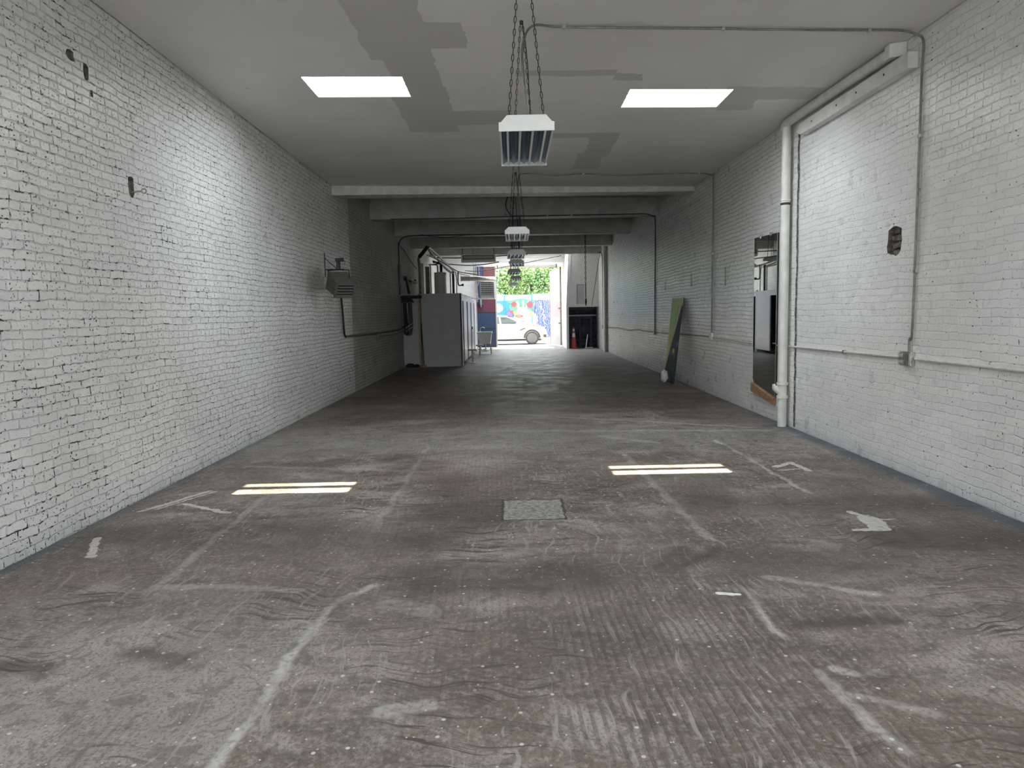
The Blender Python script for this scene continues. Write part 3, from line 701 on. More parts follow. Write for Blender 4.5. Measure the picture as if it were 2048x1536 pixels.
# ------------------------------------------------------------------ white downpipe, its ceiling run and the boxed board
t = thing('downpipe', 'tall white downpipe standing on the floor against the right wall, right of the mirror', 'pipe', (3.60, 9.5, 0))
bm = bm_new(); tube(bm, [(0, 0, 0), (0, 0, 3.92)], .058, 20); obj('pipe', bm, M['pipe_white'], t, smooth=True)
for z_, r_c, h_c in ((.38, .074, .04), (.56, .074, .04), (2.98, .066, .02)):
    bm = bm_new(); lathe(bm, [(.06, z_), (r_c, z_ + .004), (r_c, z_ + h_c), (.06, z_ + h_c + .004)], (0, 0, 0), 20); obj('collar', bm, M['pipe_white'], t, smooth=True)
bm = bm_new(); tube(bm, [(0, 0, .44), (-.06, .03, .50), (-.085, .045, .53)], .04, 14, taper=[.05, .045, .045]); lathe(bm, [(.03, -.11), (.045, -.105), (.045, -.085)], (0, .045, .53), 12, 'X'); obj('cleanout_branch', bm, M['pipe_white'], t, smooth=True)
bm = bm_new(); lathe(bm, [(.059, 2.93), (.062, 2.935), (.062, 2.955), (.059, 2.96)], (0, 0, 0), 20); obj('pipe_strap', bm, M['steel_dark'], t)
t = thing('ceiling_pipe', 'white pipe running along the top of the right wall to the downpipe', 'pipe', (3.60, 9.5, 3.92))
bm = bm_new(); tube(bm, [(0, .07, -.03), (0, .05, .03), (0, -.03, .055), (-.0, -1.2, .045), (.0, -2.55, .03)], .056, 16); obj('pipe', bm, M['pipe_white'], t, smooth=True)
bm = bm_new(); prism(bm, [(-.05, -2.52, -.03), (.085, -2.58, -.03), (.085, -2.58, .10), (-.05, -2.52, .10)], (0, -.10, 0)); obj('end_cap', bm, M['pipe_white'], t, bevel=.01)
t = thing('wall_board', 'white timber batten screwed below the ceiling pipe on the right wall', 'board', (3.69, 9.15, 3.80))
bm = bm_new(); prism(bm, [(-.10, -2.52, -.085), (-.10, -2.52, .06), (-.10, -.05, .06), (-.10, 0, -.04), (-.10, -.12, -.085)], (.098, 0, 0)); obj('batten', bm, M['pipe_white'], t, bevel=.008)
for yy in (-2.1, -1.55, -1.1, -.45):
    bm = bm_new(); lathe(bm, [(.011, -.104), (.011, -.099)], (0, yy, -.01), 8, 'X'); obj('screw_hole', bm, M['black'], t)

# ------------------------------------------------------------------ mirror
t = thing('wall_mirror', 'tall frameless mirror on the right wall, resting on a bare wood block', 'mirror', (XR, 10.4, .47))
bm = bm_new(); prism(bm, [(-.028, -.46, -.14), (-.028, .40, -.03), (-.028, .47, .06), (-.028, .47, 2.17), (-.028, -.46, 2.15)][::1], (.006, 0, 0)); obj('glass', bm, M['glass_mirror'], t)
bm = bm_new(); prism(bm, [(-.021, -.47, -.14), (-.021, .41, -.03), (-.021, .475, .05), (-.021, .475, 2.175), (-.021, -.468, 2.155)], (.02, 0, 0)); obj('backing', bm, M['black'], t)
for yy in (-.2, .22):
    bm = bm_new(); box(bm, -.036, -.0, yy - .02, yy + .02, 2.145, 2.185); obj('clip', bm, M['galv'], t)
t = thing('wood_block', 'bare brown wood block under the mirror', 'wood block', (XR, 10.45, .26))
bm = bm_new(); prism(bm, [(-.055, -.50, -.02), (-.055, .44, .07), (-.055, .44, .20), (-.055, -.50, .065)], (.052, 0, 0)); obj('block', bm, M['wood'], t, bevel=.004)
for yy in (-.42, -.3):
    bm = bm_new(); lathe(bm, [(.01, -.058), (.01, -.054)], (0, yy, .03), 8, 'X'); obj('screw', bm, M['steel_dark'], t)

# ------------------------------------------------------------------ leaning printed board and bag
t = thing('printed_board', 'green and black printed board leaning on the right wall', 'board', (3.44, 15.3, 0), (math.radians(6.4), 0, math.radians(91)))
bm = bm_new(); prism(bm, [(0, 0, 0), (.88, 0, 0), (.90, 0, 1.86), (-.02, 0, 1.86)], (0, .014, 0)); obj('sheet', bm, M['board'], t)
bm = bm_new(); box(bm, .02, .06, -.022, -.0005, .0, 1.84); box(bm, .82, .86, -.022, -.0005, .0, 1.84); obj('rear_batten', bm, M['steel_dark'], t)
def lump(bm, c, r, sc, seed, amp=.25, sub=3):
    ret = bmesh.ops.create_icosphere(bm, subdivisions=sub, radius=1)
    for v in ret['verts']:
        n = noise.noise(v.co * 2.2 + Vector((seed, 0, seed))) * amp
        v.co = Vector((v.co.x * sc[0], v.co.y * sc[1], v.co.z * sc[2])) * r * (1 + n) + Vector(c)
bm = bm_new(); lump(bm, (0, 0, .13), .13, (.6, .8, 1.15), 3); 
for v in bm.verts: v.co.z = max(v.co.z, 0)
b = obj('plastic_bag', bm, M['reflective'], None, smooth=True); b.location = (3.335, 15.72, 0); tag(b, 'crumpled white plastic bag at the foot of the leaning board', 'bag')

# ------------------------------------------------------------------ left wall: eye bolt, heater, conduits
t = thing('eye_bolt', 'steel eye bolt sticking out of the hole in the left wall', 'bolt', (XL, 6.48, 2.74))
bm = bm_new(); tube(bm, [(-.04, 0, 0), (.09, -.01, .012)], .007, 8); obj('shank', bm, M['brass'], t, smooth=True)
bm = bm_new(); tube(bm, [Vector((.112 + .02 * math.cos(a), -.01, .012 + .02 * math.sin(a))) for a in [2 * PI * k / 14 for k in range(14)]], .006, 6, closed=True); obj('eye', bm, M['brass'], t, smooth=True)

t = thing('unit_heater', 'grey louvred unit heater hung on a bracket on the left wall', 'heater', (-3.12, 12.95, 2.20))
m = Matrix.Rotation(math.radians(36), 4, 'Z') @ Matrix.Rotation(math.radians(28), 4, 'X')
bm = bm_new(); f = [(-.17, -.24, -.15), (.19, -.24, -.15), (.19, -.24, .12), (-.17, -.24, .12)]; r_ = [(-.20, .14, -.17), (.20, .14, -.17), (.17, .14, .17), (-.20, .14, .17)]
A = [bm.verts.new(p) for p in f]; B = [bm.verts.new(p) for p in r_]; bm.faces.new(A); bm.faces.new(B[::-1])
for i in range(4): bm.faces.new((A[i], B[i], B[(i + 1) % 4], A[(i + 1) % 4]))
xform(bm, bm.verts, m); obj('cabinet', bm, M['heater'], t, bevel=.015)
bm = bm_new(); vs = box(bm, -.135, .155, -.252, -.243, -.125, .095); xform(bm, vs, m); obj('outlet_grille', bm, M['black'], t)
for k in range(5):
    bm = bm_new(); z = -.125 + .055 * k; vs = prism(bm, [(-.135, -.254, z + .004), (-.135, -.270, z - .008), (-.135, -.268, z + .002), (-.135, -.254, z + .014)], (.29, 0, 0)); xform(bm, vs, m); obj('louvre', bm, M['heater'], t)
bm = bm_new(); vs = []
for bx in ((-.19, .205, -.268, -.24, -.165, -.13), (-.19, .205, -.268, -.24, .105, .135), (-.19, -.14, -.268, -.24, -.165, .135), (.16, .205, -.268, -.24, -.165, .135)): vs += box(bm, *bx)
xform(bm, vs, m); obj('face_frame', bm, M['heater'], t, bevel=.006)
bm = bm_new(); tube(bm, smooth_path([(-.20, .0, .05), (-.20, .0, .20), (-.17, .0, .235), (.15, -.02, .235), (.18, -.02, .20), (.19, -.02, .02)], 3), .010, 6)
obj('hanger_yoke', bm, M['steel_dark'], t, smooth=True)
bm = bm_new(); tube(bm, [(.0, .02, .235), (.0, .02, .42)], .022, 8); box(bm, -.06, .08, -.03, .06, .39, .45); tube(bm, [(-.04, .0, .24), (-.03, .0, .40)], .012, 6); obj('flue_stub', bm, M['steel_dark'], t)
bm = bm_new(); tube(bm, [(-.255, 0, .12), (-.255, 0, .55)], .011, 6); tube(bm, [(-.255, 0, .25), (.09, 0, .25)], .011, 6); tube(bm, [(-.255, 0, .46), (-.03, 0, .25)], .008, 6); obj('wall_bracket', bm, M['steel_dark'], t)
bm = bm_new(); lathe(bm, [(.09, .13), (.10, .16), (.10, .22)], (-.03, 0, 0), 12, 'Y'); xform(bm, bm.verts, m); obj('fan_motor', bm, M['steel_dark'], t)
run('heater_conduit', [(-3.345, 13.95, 1.97), (-3.35, 14.05, 1.6), (-3.352, 14.1, 1.3), (-3.352, 14.15, 1.23), (-3.352, 14.25, 1.20), (-3.352, 14.5, 1.20), (-3.352, 17.7, 1.18), (-3.352, 20.6, 1.18), (-3.35, 21.2, 1.2), (-3.30, 21.4, 1.26), (-3.2, 21.75, 1.33)], .020, M['steel_dark'],
    'dark conduit dropping from below the heater and along the left wall')
run('thin_conduit', [(-3.36, 17.75, 1.08), (-3.358, 20.6, 1.08), (-3.33, 21.3, 1.12), (-3.2, 21.75, 1.2)], .012, M['conduit'], 'thin grey conduit below the dark one on the left wall', 'conduit')
t = thing('switch_box', 'small worn switch box on the left wall beyond the heater', 'electrical box', (XL, 17.68, 1.10)); bm = bm_new(); box(bm, 0, .05, -.06, .06, -.08, .07); obj('housing', bm, M['conduit'], t, bevel=.004)
bm = bm_new(); box(bm, .05, .056, -.035, .035, -.05, .045); obj('cover_plate', bm, M['heater'], t)
run('riser_pipe', [(-3.33, 21.3, 2.2), (-3.335, 21.3, 3.0), (-3.335, 21.3, 3.1)], .045, M['conduit'], 'grey riser pipe in the left corner above the partition ledge', 'pipe', raw=True)
run('riser_wire', [(-3.345, 21.3, 3.1), (-3.345, 21.3, 3.74)], .014, M['steel_dark'], 'dark wire rising from the riser pipe to the black cable', 'cable', raw=True)
run('loop_cable', [(-3.345, 21.35, 3.68), (-3.33, 22.2, 3.62), (-3.33, 23.2, 3.45), (-3.33, 24.2, 3.30), (-3.30, 24.8, 3.2)], .014, M['steel_dark'], 'cable sloping along the upper left wall beyond the beams', 'cable')
t = thing('timber_ledge', 'charred dark timber ledge on top of the low partition in the left corner', 'ledge', (-3.36, 21.6, 2.10))
bm = bm_new(); box(bm, -.02, .58, 0, .40, 0, .09); obj('plank', bm, M['darkwood'], t, bevel=.006)
bm = bm_new(); prism(bm, [(0.0, .02, -.12), (.38, .02, -.12), (.30, .02, 0), (0, .02, 0)], (0, .05, 0)); obj('corbel', bm, M['darkwood'], t)
t = thing('dark_timber', 'blackened timber hanging down the low partition below the ledge', 'timber', (-3.30, 21.7, .97))
bm = bm_new(); prism(bm, [(-.04, 0, .06), (.06, 0, 0), (.10, 0, .06), (.05, 0, 1.0), (-.04, 0, 1.0)], (0, .1, 0)); obj('post', bm, M['darkwood'], t, bevel=.006)
bm = bm_new(); prism(bm, [(.12, 0, .0), (.20, 0, .04), (.24, 0, .3), (.22, 0, 1.0), (.11, 0, 1.0)], (0, .07, 0)); obj('plank', bm, M['steel_dark'], t, bevel=.006)
for k, (dz, lb) in enumerate(((.36, 'upper'), (.25, 'lower'))):
    run('bent_rod', [(-3.22, 21.3, .86 + dz), (-3.05, 21.68, 1.0 + dz)], .012, M['conduit_pale'], '%s of two short pale rods crossing the dark timber' % lb, 'rod', raw=True)
t = thing('wall_shelf_pipe', 'rusty pipe rail along the left wall above the partition', 'pipe', (-3.30, 22.2, 2.72))
bm = bm_new(); tube(bm, [(0, 0, .06), (0, 2.6, -.02)], .035, 8); obj('pipe', bm, M['conduit'], t, smooth=True)
for yy in (.1, 1.2, 2.4):
    bm = bm_new(); box(bm, -.07, .0, yy, yy + .04, -.05, .09); obj('bracket', bm, M['steel_dark'], t)
bm = bm_new(); tube(bm, [(.02, -.12, .05), (.08, .1, -.45)], .035, 8); obj('strut', bm, M['steel_dark'], t)
run('bent_pipe', [(-2.95, 22.9, 0), (-2.95, 22.9, 1.2), (-2.95, 22.9, 2.62), (-2.95, 22.9, 3.1), (-2.97, 22.9, 3.35), (-2.92, 22.85, 3.45), (-2.72, 22.7, 3.62)], .045, M['conduit'], 'grey bent pipe rising from behind the partition to the black hose', 'pipe')
run('black_hose', [(-2.90, 22.6, 3.42), (-2.74, 22.5, 3.58), (-2.60, 22.4, 3.72)], .062, M['black'], 'short thick black hose in the upper left corner', 'hose')

# debris and pole in front of the cubicle end panel
for i, (x, y, r, lb) in enumerate(((-3.18, 21.62, .085, 'left clump'), (-2.98, 21.66, .065, 'right clump'))):
    bm = bm_new(); lump(bm, (0, 0, r * .7), r, (1.4, .9, .9), 5 + i, .5)
    for v in bm.verts: v.co.z = max(v.co.z, 0)
    o = obj('debris_pile', bm, M['black'], None, smooth=True); o.location = (x, y, 0); tag(o, '%s of black debris on the floor by the low partition' % lb, 'debris')
t = thing('thin_pole', 'thin dark pole leaning on the end panel of the cubicles', 'pole', (-2.76, 21.72, 0))
bm = bm_new(); tube(bm, [(0, 0, .05), (-.05, .08, 1.35)], .013, 8); obj('shaft', bm, M['steel_dark'], t, smooth=True)
bm = bm_new(); box(bm, -.11, .07, -.05, .05, 0, .07); obj('foot', bm, M['wood_brown'], t, bevel=.01)

# ------------------------------------------------------------------ white cubicles along the left
t = thing('cubicle_row', 'row of white partition cubicles with dark door gaps along the left side', 'cubicles', (-2.82, 21.88, 0))
CW, CL, CH = 1.26, 8.6, 2.24
bm = bm_new(); box(bm, 0, CW - .02, 0, .04, 0, CH); obj('end_panel', bm, M['panel'], t, bevel=.004)
bm = bm_new(); box(bm, 0, .03, .04, CL, 0, CH - .05); obj('back_panel', bm, M['cub_shade'], t)
bm = bm_new(); box(bm, 0.03, CW - .1, .04, CL, CH - .10, CH - .07); obj('roof_board', bm, M['panel'], t)
bm = bm_new(); box(bm, 0.03, CW - .1, CL - .03, CL, 0, CH - .1); obj('end_panel', bm, M['stall_white'], t)
y = .0; pitch = 2.10
for k in range(4):
    y0 = .0 + k * pitch
    bm = bm_new(); box(bm, CW - .06, CW, y0, y0 + .16 if k == 0 else y0 + .10, 0, CH); obj('pilaster', bm, M['stall_white'], t, bevel=.004)
    ya = y0 + (.16 if k == 0 else .1); yb = ya + .62
    bm = bm_new(); n = 10; top = []
    for q in range(n + 1): top.append((CW - .05, ya + (yb - ya) * q / n, CH - .02 - .035 * abs(math.sin(q * 1.3))))
    prism(bm, [(CW - .05, ya, CH - .22), (CW - .05, yb, CH - .22)] + top[::-1], (.05, 0, 0)); obj('header', bm, M['stall_white'], t)
    bm = bm_new(); box(bm, CW - .04, CW, yb, y0 + pitch - .02, .10, CH - .03 - .01 * k); d_ = obj('door', bm, M['stall_white'], t, bevel=.004)
    if k == 2:
        bm = bm_new(); box(bm, CW, CW + .03, yb + .10, yb + .14, 1.02, 1.12); obj('door_handle', bm, M['steel_dark'], d_)
    bm = bm_new(); box(bm, .1, CW - .12, y0 + pitch - .05, y0 + pitch - .02, .1, CH - .12); obj('divider', bm, M['cub_shade'], t)
    bm = bm_new(); box(bm, CW - .05, CW + .0, y0 + pitch - .10, y0 + pitch - .04, 0, .09); obj('foot', bm, M['galv'], t)
def stool(x, y, lb, rz=0):
    t = thing('pedestal_stool', lb, 'stool', (x, y, 0), (0, 0, rz), 'small pedestal stools beside the cubicles')
    bm = bm_new(); box(bm, -.15, .13, -.15, .15, .40, .445); obj('seat', bm, M['panel'], t, bevel=.01)
    bm = bm_new(); tube(bm, [(0, 0, .02), (0, 0, .40)], .035, 10); obj('post', bm, M['galv'], t, smooth=True)
    bm = bm_new(); lathe(bm, [(.10, 0), (.10, .012), (.04, .03)], (0, 0, 0), 14); obj('base', bm, M['galv'], t, smooth=True)
stool(-1.36, 23.35, 'nearest small grey pedestal stool in front of the white cubicles')
stool(-1.26, 26.6, 'farther small grey pedestal stool, between cubicles and white sink')

# utility sink
t = thing('utility_sink', 'white plastic utility sink on legs at the end of the cubicles', 'sink', (-1.12, 28.3, 0))
bm = bm_new()
o4 = [(-.30, -.28), (.26, -.28), (.26, .28), (-.30, .28)]
def ring(s, z, off=0): return [bm.verts.new((x * s + off, y * s, z)) for x, y in o4]
R = [ring(.80, .40), ring(.96, .80), ring(1.06, .82), ring(1.08, .88), ring(.94, .88), ring(.90, .80), ring(.76, .44)]
for a, b in zip(R, R[1:]):
    for i in range(4): bm.faces.new((a[i], a[(i + 1) % 4], b[(i + 1) % 4], b[i]))
bm.faces.new(R[0][::-1]); bm.faces.new(R[-1]); obj('basin', bm, M['plastic'], t, bevel=.012)
for x, y in ((-.22, -.2), (.20, -.2), (.20, .2), (-.22, .2)):
    bm = bm_new(); tube(bm, [(x, y, .42), (x * 1.12, y * 1.12, 0)], .017, 8); obj('leg', bm, M['ac_grey'], t, smooth=True)
bm = bm_new(); tube(bm, smooth_path([(-.2, 0, .88), (-.2, 0, 1.0), (-.14, 0, 1.06), (-.04, 0, 1.04), (-.02, 0, .99)], 4), .012, 8); box(bm, -.23, -.17, -.1, .1, .88, .91); obj('faucet', bm, M['galv'], t, smooth=True)
bm = bm_new(); tube(bm, smooth_path([(0, 0, .42), (0, 0, .2), (-.1, 0, .12), (-.2, 0, .2), (-.32, 0, .2)], 4), .022, 8); obj('drain_trap', bm, M['plastic'], t, smooth=True)
bm = bm_new(); lump(bm, (0, 0, .08), .13, (1.3, .9, .6), 11)
for v in bm.verts: v.co.z = max(v.co.z, 0)
b = obj('plastic_bag', bm, M['reflective'], None, smooth=True); b.location = (-1.2, 30.1, 0); tag(b, 'white bag on the floor behind the utility sink', 'bag')
t = thing('floor_valve', 'small pale pipe stub with elbow on the floor beside the sink', 'pipe', (-1.38, 29.4, 0))
bm = bm_new(); tube(bm, smooth_path([(0, 0, 0), (0, 0, .36), (.06, 0, .42), (.22, 0, .42)], 4), .05, 10); obj('elbow', bm, M['plastic'], t, smooth=True)

# ------------------------------------------------------------------ plant above the cubicles
t = thing('water_heater', 'cream water heater tank standing on top of the cubicles', 'water heater', (-2.53, 25.2, 2.17))
bm = bm_new(); lathe(bm, [(.20, 0), (.215, .02), (.215, .86), (.20, .90), (.05, .92)], (0, 0, 0), 28); obj('tank', bm, M['tank'], t, smooth=True)
bm = bm_new(); box(bm, .17, .20, -.14, -.08, .05, .8); obj('label_strip', bm, M['reflective'], t)
for x, zz in ((-.09, 1.12), (.06, 1.2)):
    bm = bm_new(); tube(bm, smooth_path([(x, 0, .88), (x, 0, zz), (x - .07, 0, zz + .05), (x - .3, 0, zz + .05)], 4), .022, 8); obj('water_pipe', bm, M['steel_dark'], t, smooth=True)
bm = bm_new(); tube(bm, [(0.02, 0, .9), (.02, 0, 1.2), (-.25, 0, 1.3)], .03, 8); obj('vent_pipe', bm, M['steel_dark'], t)
for x, w, mt, lb in ((-3.10, .11, 'white', 'white plank standing behind the bent pipe'), (-2.93, .14, 'wood_brown', 'grey brown board standing beside the white plank'), (-2.78, .05, 'white', 'narrow white strip left of the water heater')):
    bm = bm_new(); zb = 2.17 if x > -2.8 else 0.; box(bm, 0, w, 0, .05, 0, 3.22 - zb + .1 * (mt == 'white')); o = obj('upright_board', bm, M[mt], None, bevel=.004); o.location = (x, 24.2, zb); tag(o, lb, 'board')
    bm = bm_new()
paths = [([(-2.62, 22.4, 3.72), (-2.5, 24, 3.60), (-2.3, 26.2, 3.35), (-2.15, 27.5, 3.2), (-1.7, 28.6, 3.12)], .035, 'conduit_pale', 'upper pale pipe sloping from the black hose toward the street'),
         ([(-2.60, 22.6, 3.62), (-2.52, 24, 3.46), (-2.38, 26.2, 3.26), (-2.25, 27.4, 3.14)], .030, 'conduit', 'lower grey pipe sloping from the black hose toward the street'),
         ([(-2.7, 23, 3.5), (-2.45, 24.4, 3.42), (-2.35, 25.6, 3.36), (-2.0, 27.3, 3.2), (-1.4, 28.5, 3.15)], .02, 'wood_brown', 'rusty brown pipe tangled among the sloping pipes'),
         ([(-2.75, 24.6, 3.3), (-2.5, 25.2, 3.36), (-2.35, 26, 3.18), (-2.2, 26.9, 3.12)], .022, 'steel_dark', 'dark short pipe above the water heater'),
         ([(-2.24, 27.2, 2.2), (-2.24, 27.2, 3.22)], .045, 'steel_dark', 'thick dark upright pipe right of the water heater'),
         ([(-2.36, 27.3, 2.2), (-2.36, 27.3, 3.18)], .022, 'conduit', 'thin grey upright pipe right of the water heater'),
         ([(-2.14, 27.4, 2.2), (-2.12, 27.3, 2.9), (-2.16, 27.3, 3.2)], .018, 'conduit', 'slim bent upright pipe nearest the street'),
         ([(-2.05, 27.2, 3.2), (-2.05, 27.2, 2.72), (-1.90, 27.2, 2.70)], .024, 'steel_dark', 'dark elbow pipe with end cap by the upright pipes'),
         ([(-2.9, 27.45, 3.76), (-1.9, 27.5, 3.74), (-.6, 27.5, 3.78), (.6, 27.6, 3.83)], .02, 'steel_dark', 'long dark pipe crossing behind the ceiling heater'),
         ([(-2.6, 27.8, 3.55), (-1.8, 27.9, 3.48), (-1.1, 27.9, 3.50), (-.5, 27.8, 3.58)], .022, 'insul', 'sagging pale cable below the ceiling heater'),
         ([(-2.0, 30.4, 3.42), (-1.0, 30.4, 3.44), (2.1, 30.5, 3.98)], .015, 'steel_dark', 'thin dark rail from the duct toward the doorway head'),
         ([(-1.52, 29.9, 4.0), (-1.52, 30.6, 3.6), (-1.52, 30.6, 2.8), (-1.5, 30.7, 2.45), (-1.52, 30.8, 2.1)], .018, 'conduit_pale', 'white cord hanging left of the air conditioner'),
         ([(-1.42, 29.9, 4.05), (-1.42, 30.5, 3.7), (-1.42, 30.5, 3.0), (-1.55, 30.5, 2.6), (-1.45, 30.5, 2.25)], .014, 'conduit_pale', 'second white cord looping beside the air conditioner')]
for p, r, mt, lb in paths:
    LAST = [None]; LAST[0] = run('pipe_run' if r > .018 else 'electrical_wire', p, r, M[mt], lb, 'pipe' if r > .018 else 'cable')
    if 'end cap' in lb:
        bm = bm_new(); lathe(bm, [(.05, 0), (.05, .07)], (.13, 0, -.50), 10, 'X'); obj('pipe_cap', bm, M['steel_dark'], COL.objects[-2] if False else LAST[0])
t = thing('air_duct', 'pale round air duct leading to the window air conditioner', 'duct', (-2.06, 28.9, 3.02))
bm = bm_new(); tube(bm, [(0, 0, 0), (.6, .2, .0), (1.2, .8, -.02), (1.3, 1.2, -.02)], .10, 16); obj('duct', bm, M['foil'], t, smooth=True)
bm = bm_new(); lathe(bm, [(.11, 0), (.12, .02), (.11, .04)], (-.02, 0, 0), 16, 'X'); obj('collar', bm, M['ac_grey'], t)
bm = bm_new(); lathe(bm, [(.105, 0), (.112, .015), (.105, .03)], (.3, .1, 0), 16, 'X'); obj('collar', bm, M['ac_grey'], t)
bm = bm_new(); tube(bm, [(.5, .16, .1), (.5, .16, 1.40)], .008, 6); obj('hanger_rod', bm, M['steel_dark'], t)
t = thing('air_conditioner', 'large window air conditioner with louvred grille mounted high beside the doorway', 'air conditioner', (-1.40, 31.0, 2.26))
bm = bm_new(); box(bm, 0, .60, 0, .55, 0, .93); obj('cabinet', bm, M['ac_grey'], t, bevel=.015)
bm = bm_new(); box(bm, .03, .57, -.012, .002, .17, .78); obj('grille', bm, M['grille'], t)
for r in range(7):
    bm = bm_new(); z = .19 + r * .085; box(bm, .03, .57, -.026, -.010, z, z + .022); obj('louvre', bm, M['ac_grey'], t)
for c in range(9):
    bm = bm_new(); x = .05 + c * .06; box(bm, x, x + .012, -.022, -.010, .17, .78); obj('grille_bar', bm, M['ac_grey'], t)
bm = bm_new(); box(bm, .08, .52, -.014, 0, .81, .90); obj('control_panel', bm, M['reflective'], t)
bm = bm_new(); box(bm, -.03, .64, -.03, .57, -.035, .0); box(bm, .60, .63, -.03, .57, 0, .93); obj('mounting_frame', bm, M['white'], t)
bm = bm_new(); prism(bm, [(-.02, .5, -.05), (-.02, .05, -.05), (-.02, .5, -.38)], (.04, 0, 0)); obj('support_bracket', bm, M['white'], t)
for zz in (-.02, .86):
    bm = bm_new(); prism(bm, [(.0, .5, zz), (.04, .5, zz), (-.28, 2.19, zz), (-.32, 2.19, zz)], (0, 0, .04)); obj('wall_arm', bm, M['white'], t)
t = thing('ceiling_heater', 'long slim radiant heater hung from the beam by two rods', 'heater', (-1.91, 27.0, 3.53))
bm = bm_new(); prism(bm, [(0, 0, .06), (0, .08, 0), (0, .26, 0), (0, .30, .29), (0, -.02, .29)], (1.30, 0, 0)); obj('casing', bm, M['white'], t, bevel=.01)
bm = bm_new(); prism(bm, [(.06, -.018, .10), (.06, -.022, .10), (.06, -.034, .255), (.06, -.030, .255)], (1.18, 0, 0)); obj('front_slot', bm, M['grille'], t)
bm = bm_new(); prism(bm, [(.09, -.028, .125), (.09, -.032, .125), (.09, -.042, .23), (.09, -.038, .23)], (1.12, 0, 0)); obj('slot_cover', bm, M['ac_grey'], t)
for x in (.05, 1.24):
    bm = bm_new(); tube(bm, [(x, .1, .29), (x, .1, .885)], .012, 8); obj('hanger_rod', bm, M['steel_dark'], t)

# ------------------------------------------------------------------ right front corner
t = thing('hanging_chain', 'long dark chain hanging from the fourth beam at the right', 'chain', (2.66, 26.0, 4.42))
bm = bm_new(); chain_bm(bm, (0, 0, 0), (0, 0, -1.75), .09, .010, .022); obj('links', bm, M['steel_dark'], t)
bm = bm_new(); tube(bm, [(0, 0, -1.75), (0, 0, -2.32)], .017, 8); obj('pull_rod', bm, M['steel_dark'], t)
bm = bm_new(); lathe(bm, [(.02, -2.34), (.035, -2.42), (.035, -2.5), (.012, -2.62)], (0, 0, 0), 10); obj('weight', bm, M['black'], t)
bm = bm_new(); lathe(bm, [(.03, -1.78), (.035, -1.75), (.03, -1.70)], (0, 0, 0), 10); obj('coupling', bm, M['galv'], t)
run('slanting_rope', [(3.60, 29.4, 3.98), (3.38, 30.55, 1.85)], .012, M['steel_dark'], 'thin rope slanting down to the dark corner recess', 'rope', raw=True)
run('standpipe', [(3.61, 27.78, 0), (3.61, 27.78, 4.4)], .045, M['insul'], 'upright pipe standing on the floor in front of the boxed column', 'pipe', raw=True)
t = thing('roll_shutter', 'dark corrugated sheet closing the recess under the white corner block', 'shutter', (2.41, 31.5, 0))
bm = bm_new(); n = 40; prev = None
for k in range(n + 1):
    z = 1.78 * k / n; yy = .02 * math.sin(k * PI / 2)
    cur = [bm.verts.new((0.0, yy, z)), bm.verts.new((1.27, yy, z)), bm.verts.new((1.27, .06, z)), bm.verts.new((0, .06, z))]
    if prev:
        for i in range(4): bm.faces.new((prev[i], prev[(i + 1) % 4], cur[(i + 1) % 4], cur[i]))
    prev = cur
obj('sheet', bm, M['corr'], t)
bm = bm_new(); box(bm, .50, .56, -.09, -.03, 0, 1.5); box(bm, .98, 1.06, -.09, -.03, 0, 1.5); obj('post', bm, M['steel_dark'], t)
bm = bm_new(); box(bm, 0, 1.27, -.10, -.03, 1.40, 1.46); obj('rail', bm, M['ac_grey'], t)
bm = bm_new(); box(bm, .0, 1.2, -.76, -.70, 1.72, 1.795); obj('lintel', bm, M['darkwood'], t)
t = thing('traffic_cone', 'orange red traffic cone with white bands in the dark corner recess', 'traffic cone', (2.62, 31.0, 0))
bm = bm_new(); box(bm, -.17, .17, -.17, .17, 0, .03); obj('base', bm, M['orange'], t, bevel=.01)
bm = bm_new(); lathe(bm, [(.13, .03), (.025, .92), (.02, .93)], (0, 0, 0), 20); obj('cone', bm, M['orange'], t, smooth=True)
for z0, z1 in ((.50, .68), (.76, .86)):
    f_ = lambda z: .13 - (z - .03) * .105 / .89 + .003
    bm = bm_new(); lathe(bm, [(f_(z0), z0), (f_(z1), z1)], (0, 0, 0), 20); obj('reflective_band', bm, M['reflective'], t, smooth=True)
t = thing('broom', 'dark broom leaning in the right corner by the recess', 'broom', (3.28, 30.5, 0))
bm = bm_new(); tube(bm, [(0, 0, .06), (.10, .1, 1.35)], .018, 8); obj('handle', bm, M['black'], t, smooth=True)
bm = bm_new(); box(bm, -.22, .12, -.06, .06, 0, .07); obj('head', bm, M['ac_grey'], t, bevel=.01)
t = thing('white_stick', 'short white stick leaning beside the broom', 'stick', (3.10, 30.55, 0))
bm = bm_new(); tube(bm, [(0, 0, 0), (.09, .05, .62)], .02, 8); obj('shaft', bm, M['white'], t, smooth=True)

# unseen glowing skylight added behind the last beam to brighten the doorway end
for i, (x0, x1, y0, y1) in enumerate(((-1.8, 2.2, 30.3, 31.9),)):
    bm = bm_new()
    for b in ((x0 - .06, x0, y0 - .06, y1 + .06), (x1, x1 + .06, y0 - .06, y1 + .06), (x0, x1, y0 - .06, y0), (x0, x1, y1, y1 + .06)): box(bm, *b, 4.36, 4.419)
    w_ = struct('window_%d' % (8 + i), bm, M['white'], label='added unseen light panel in the last bay above the beams')
    bm = bm_new(); box(bm, x0, x1, y0, y1, 4.39, 4.41); obj('frosted_pane', bm, M['bay_fill'], w_)

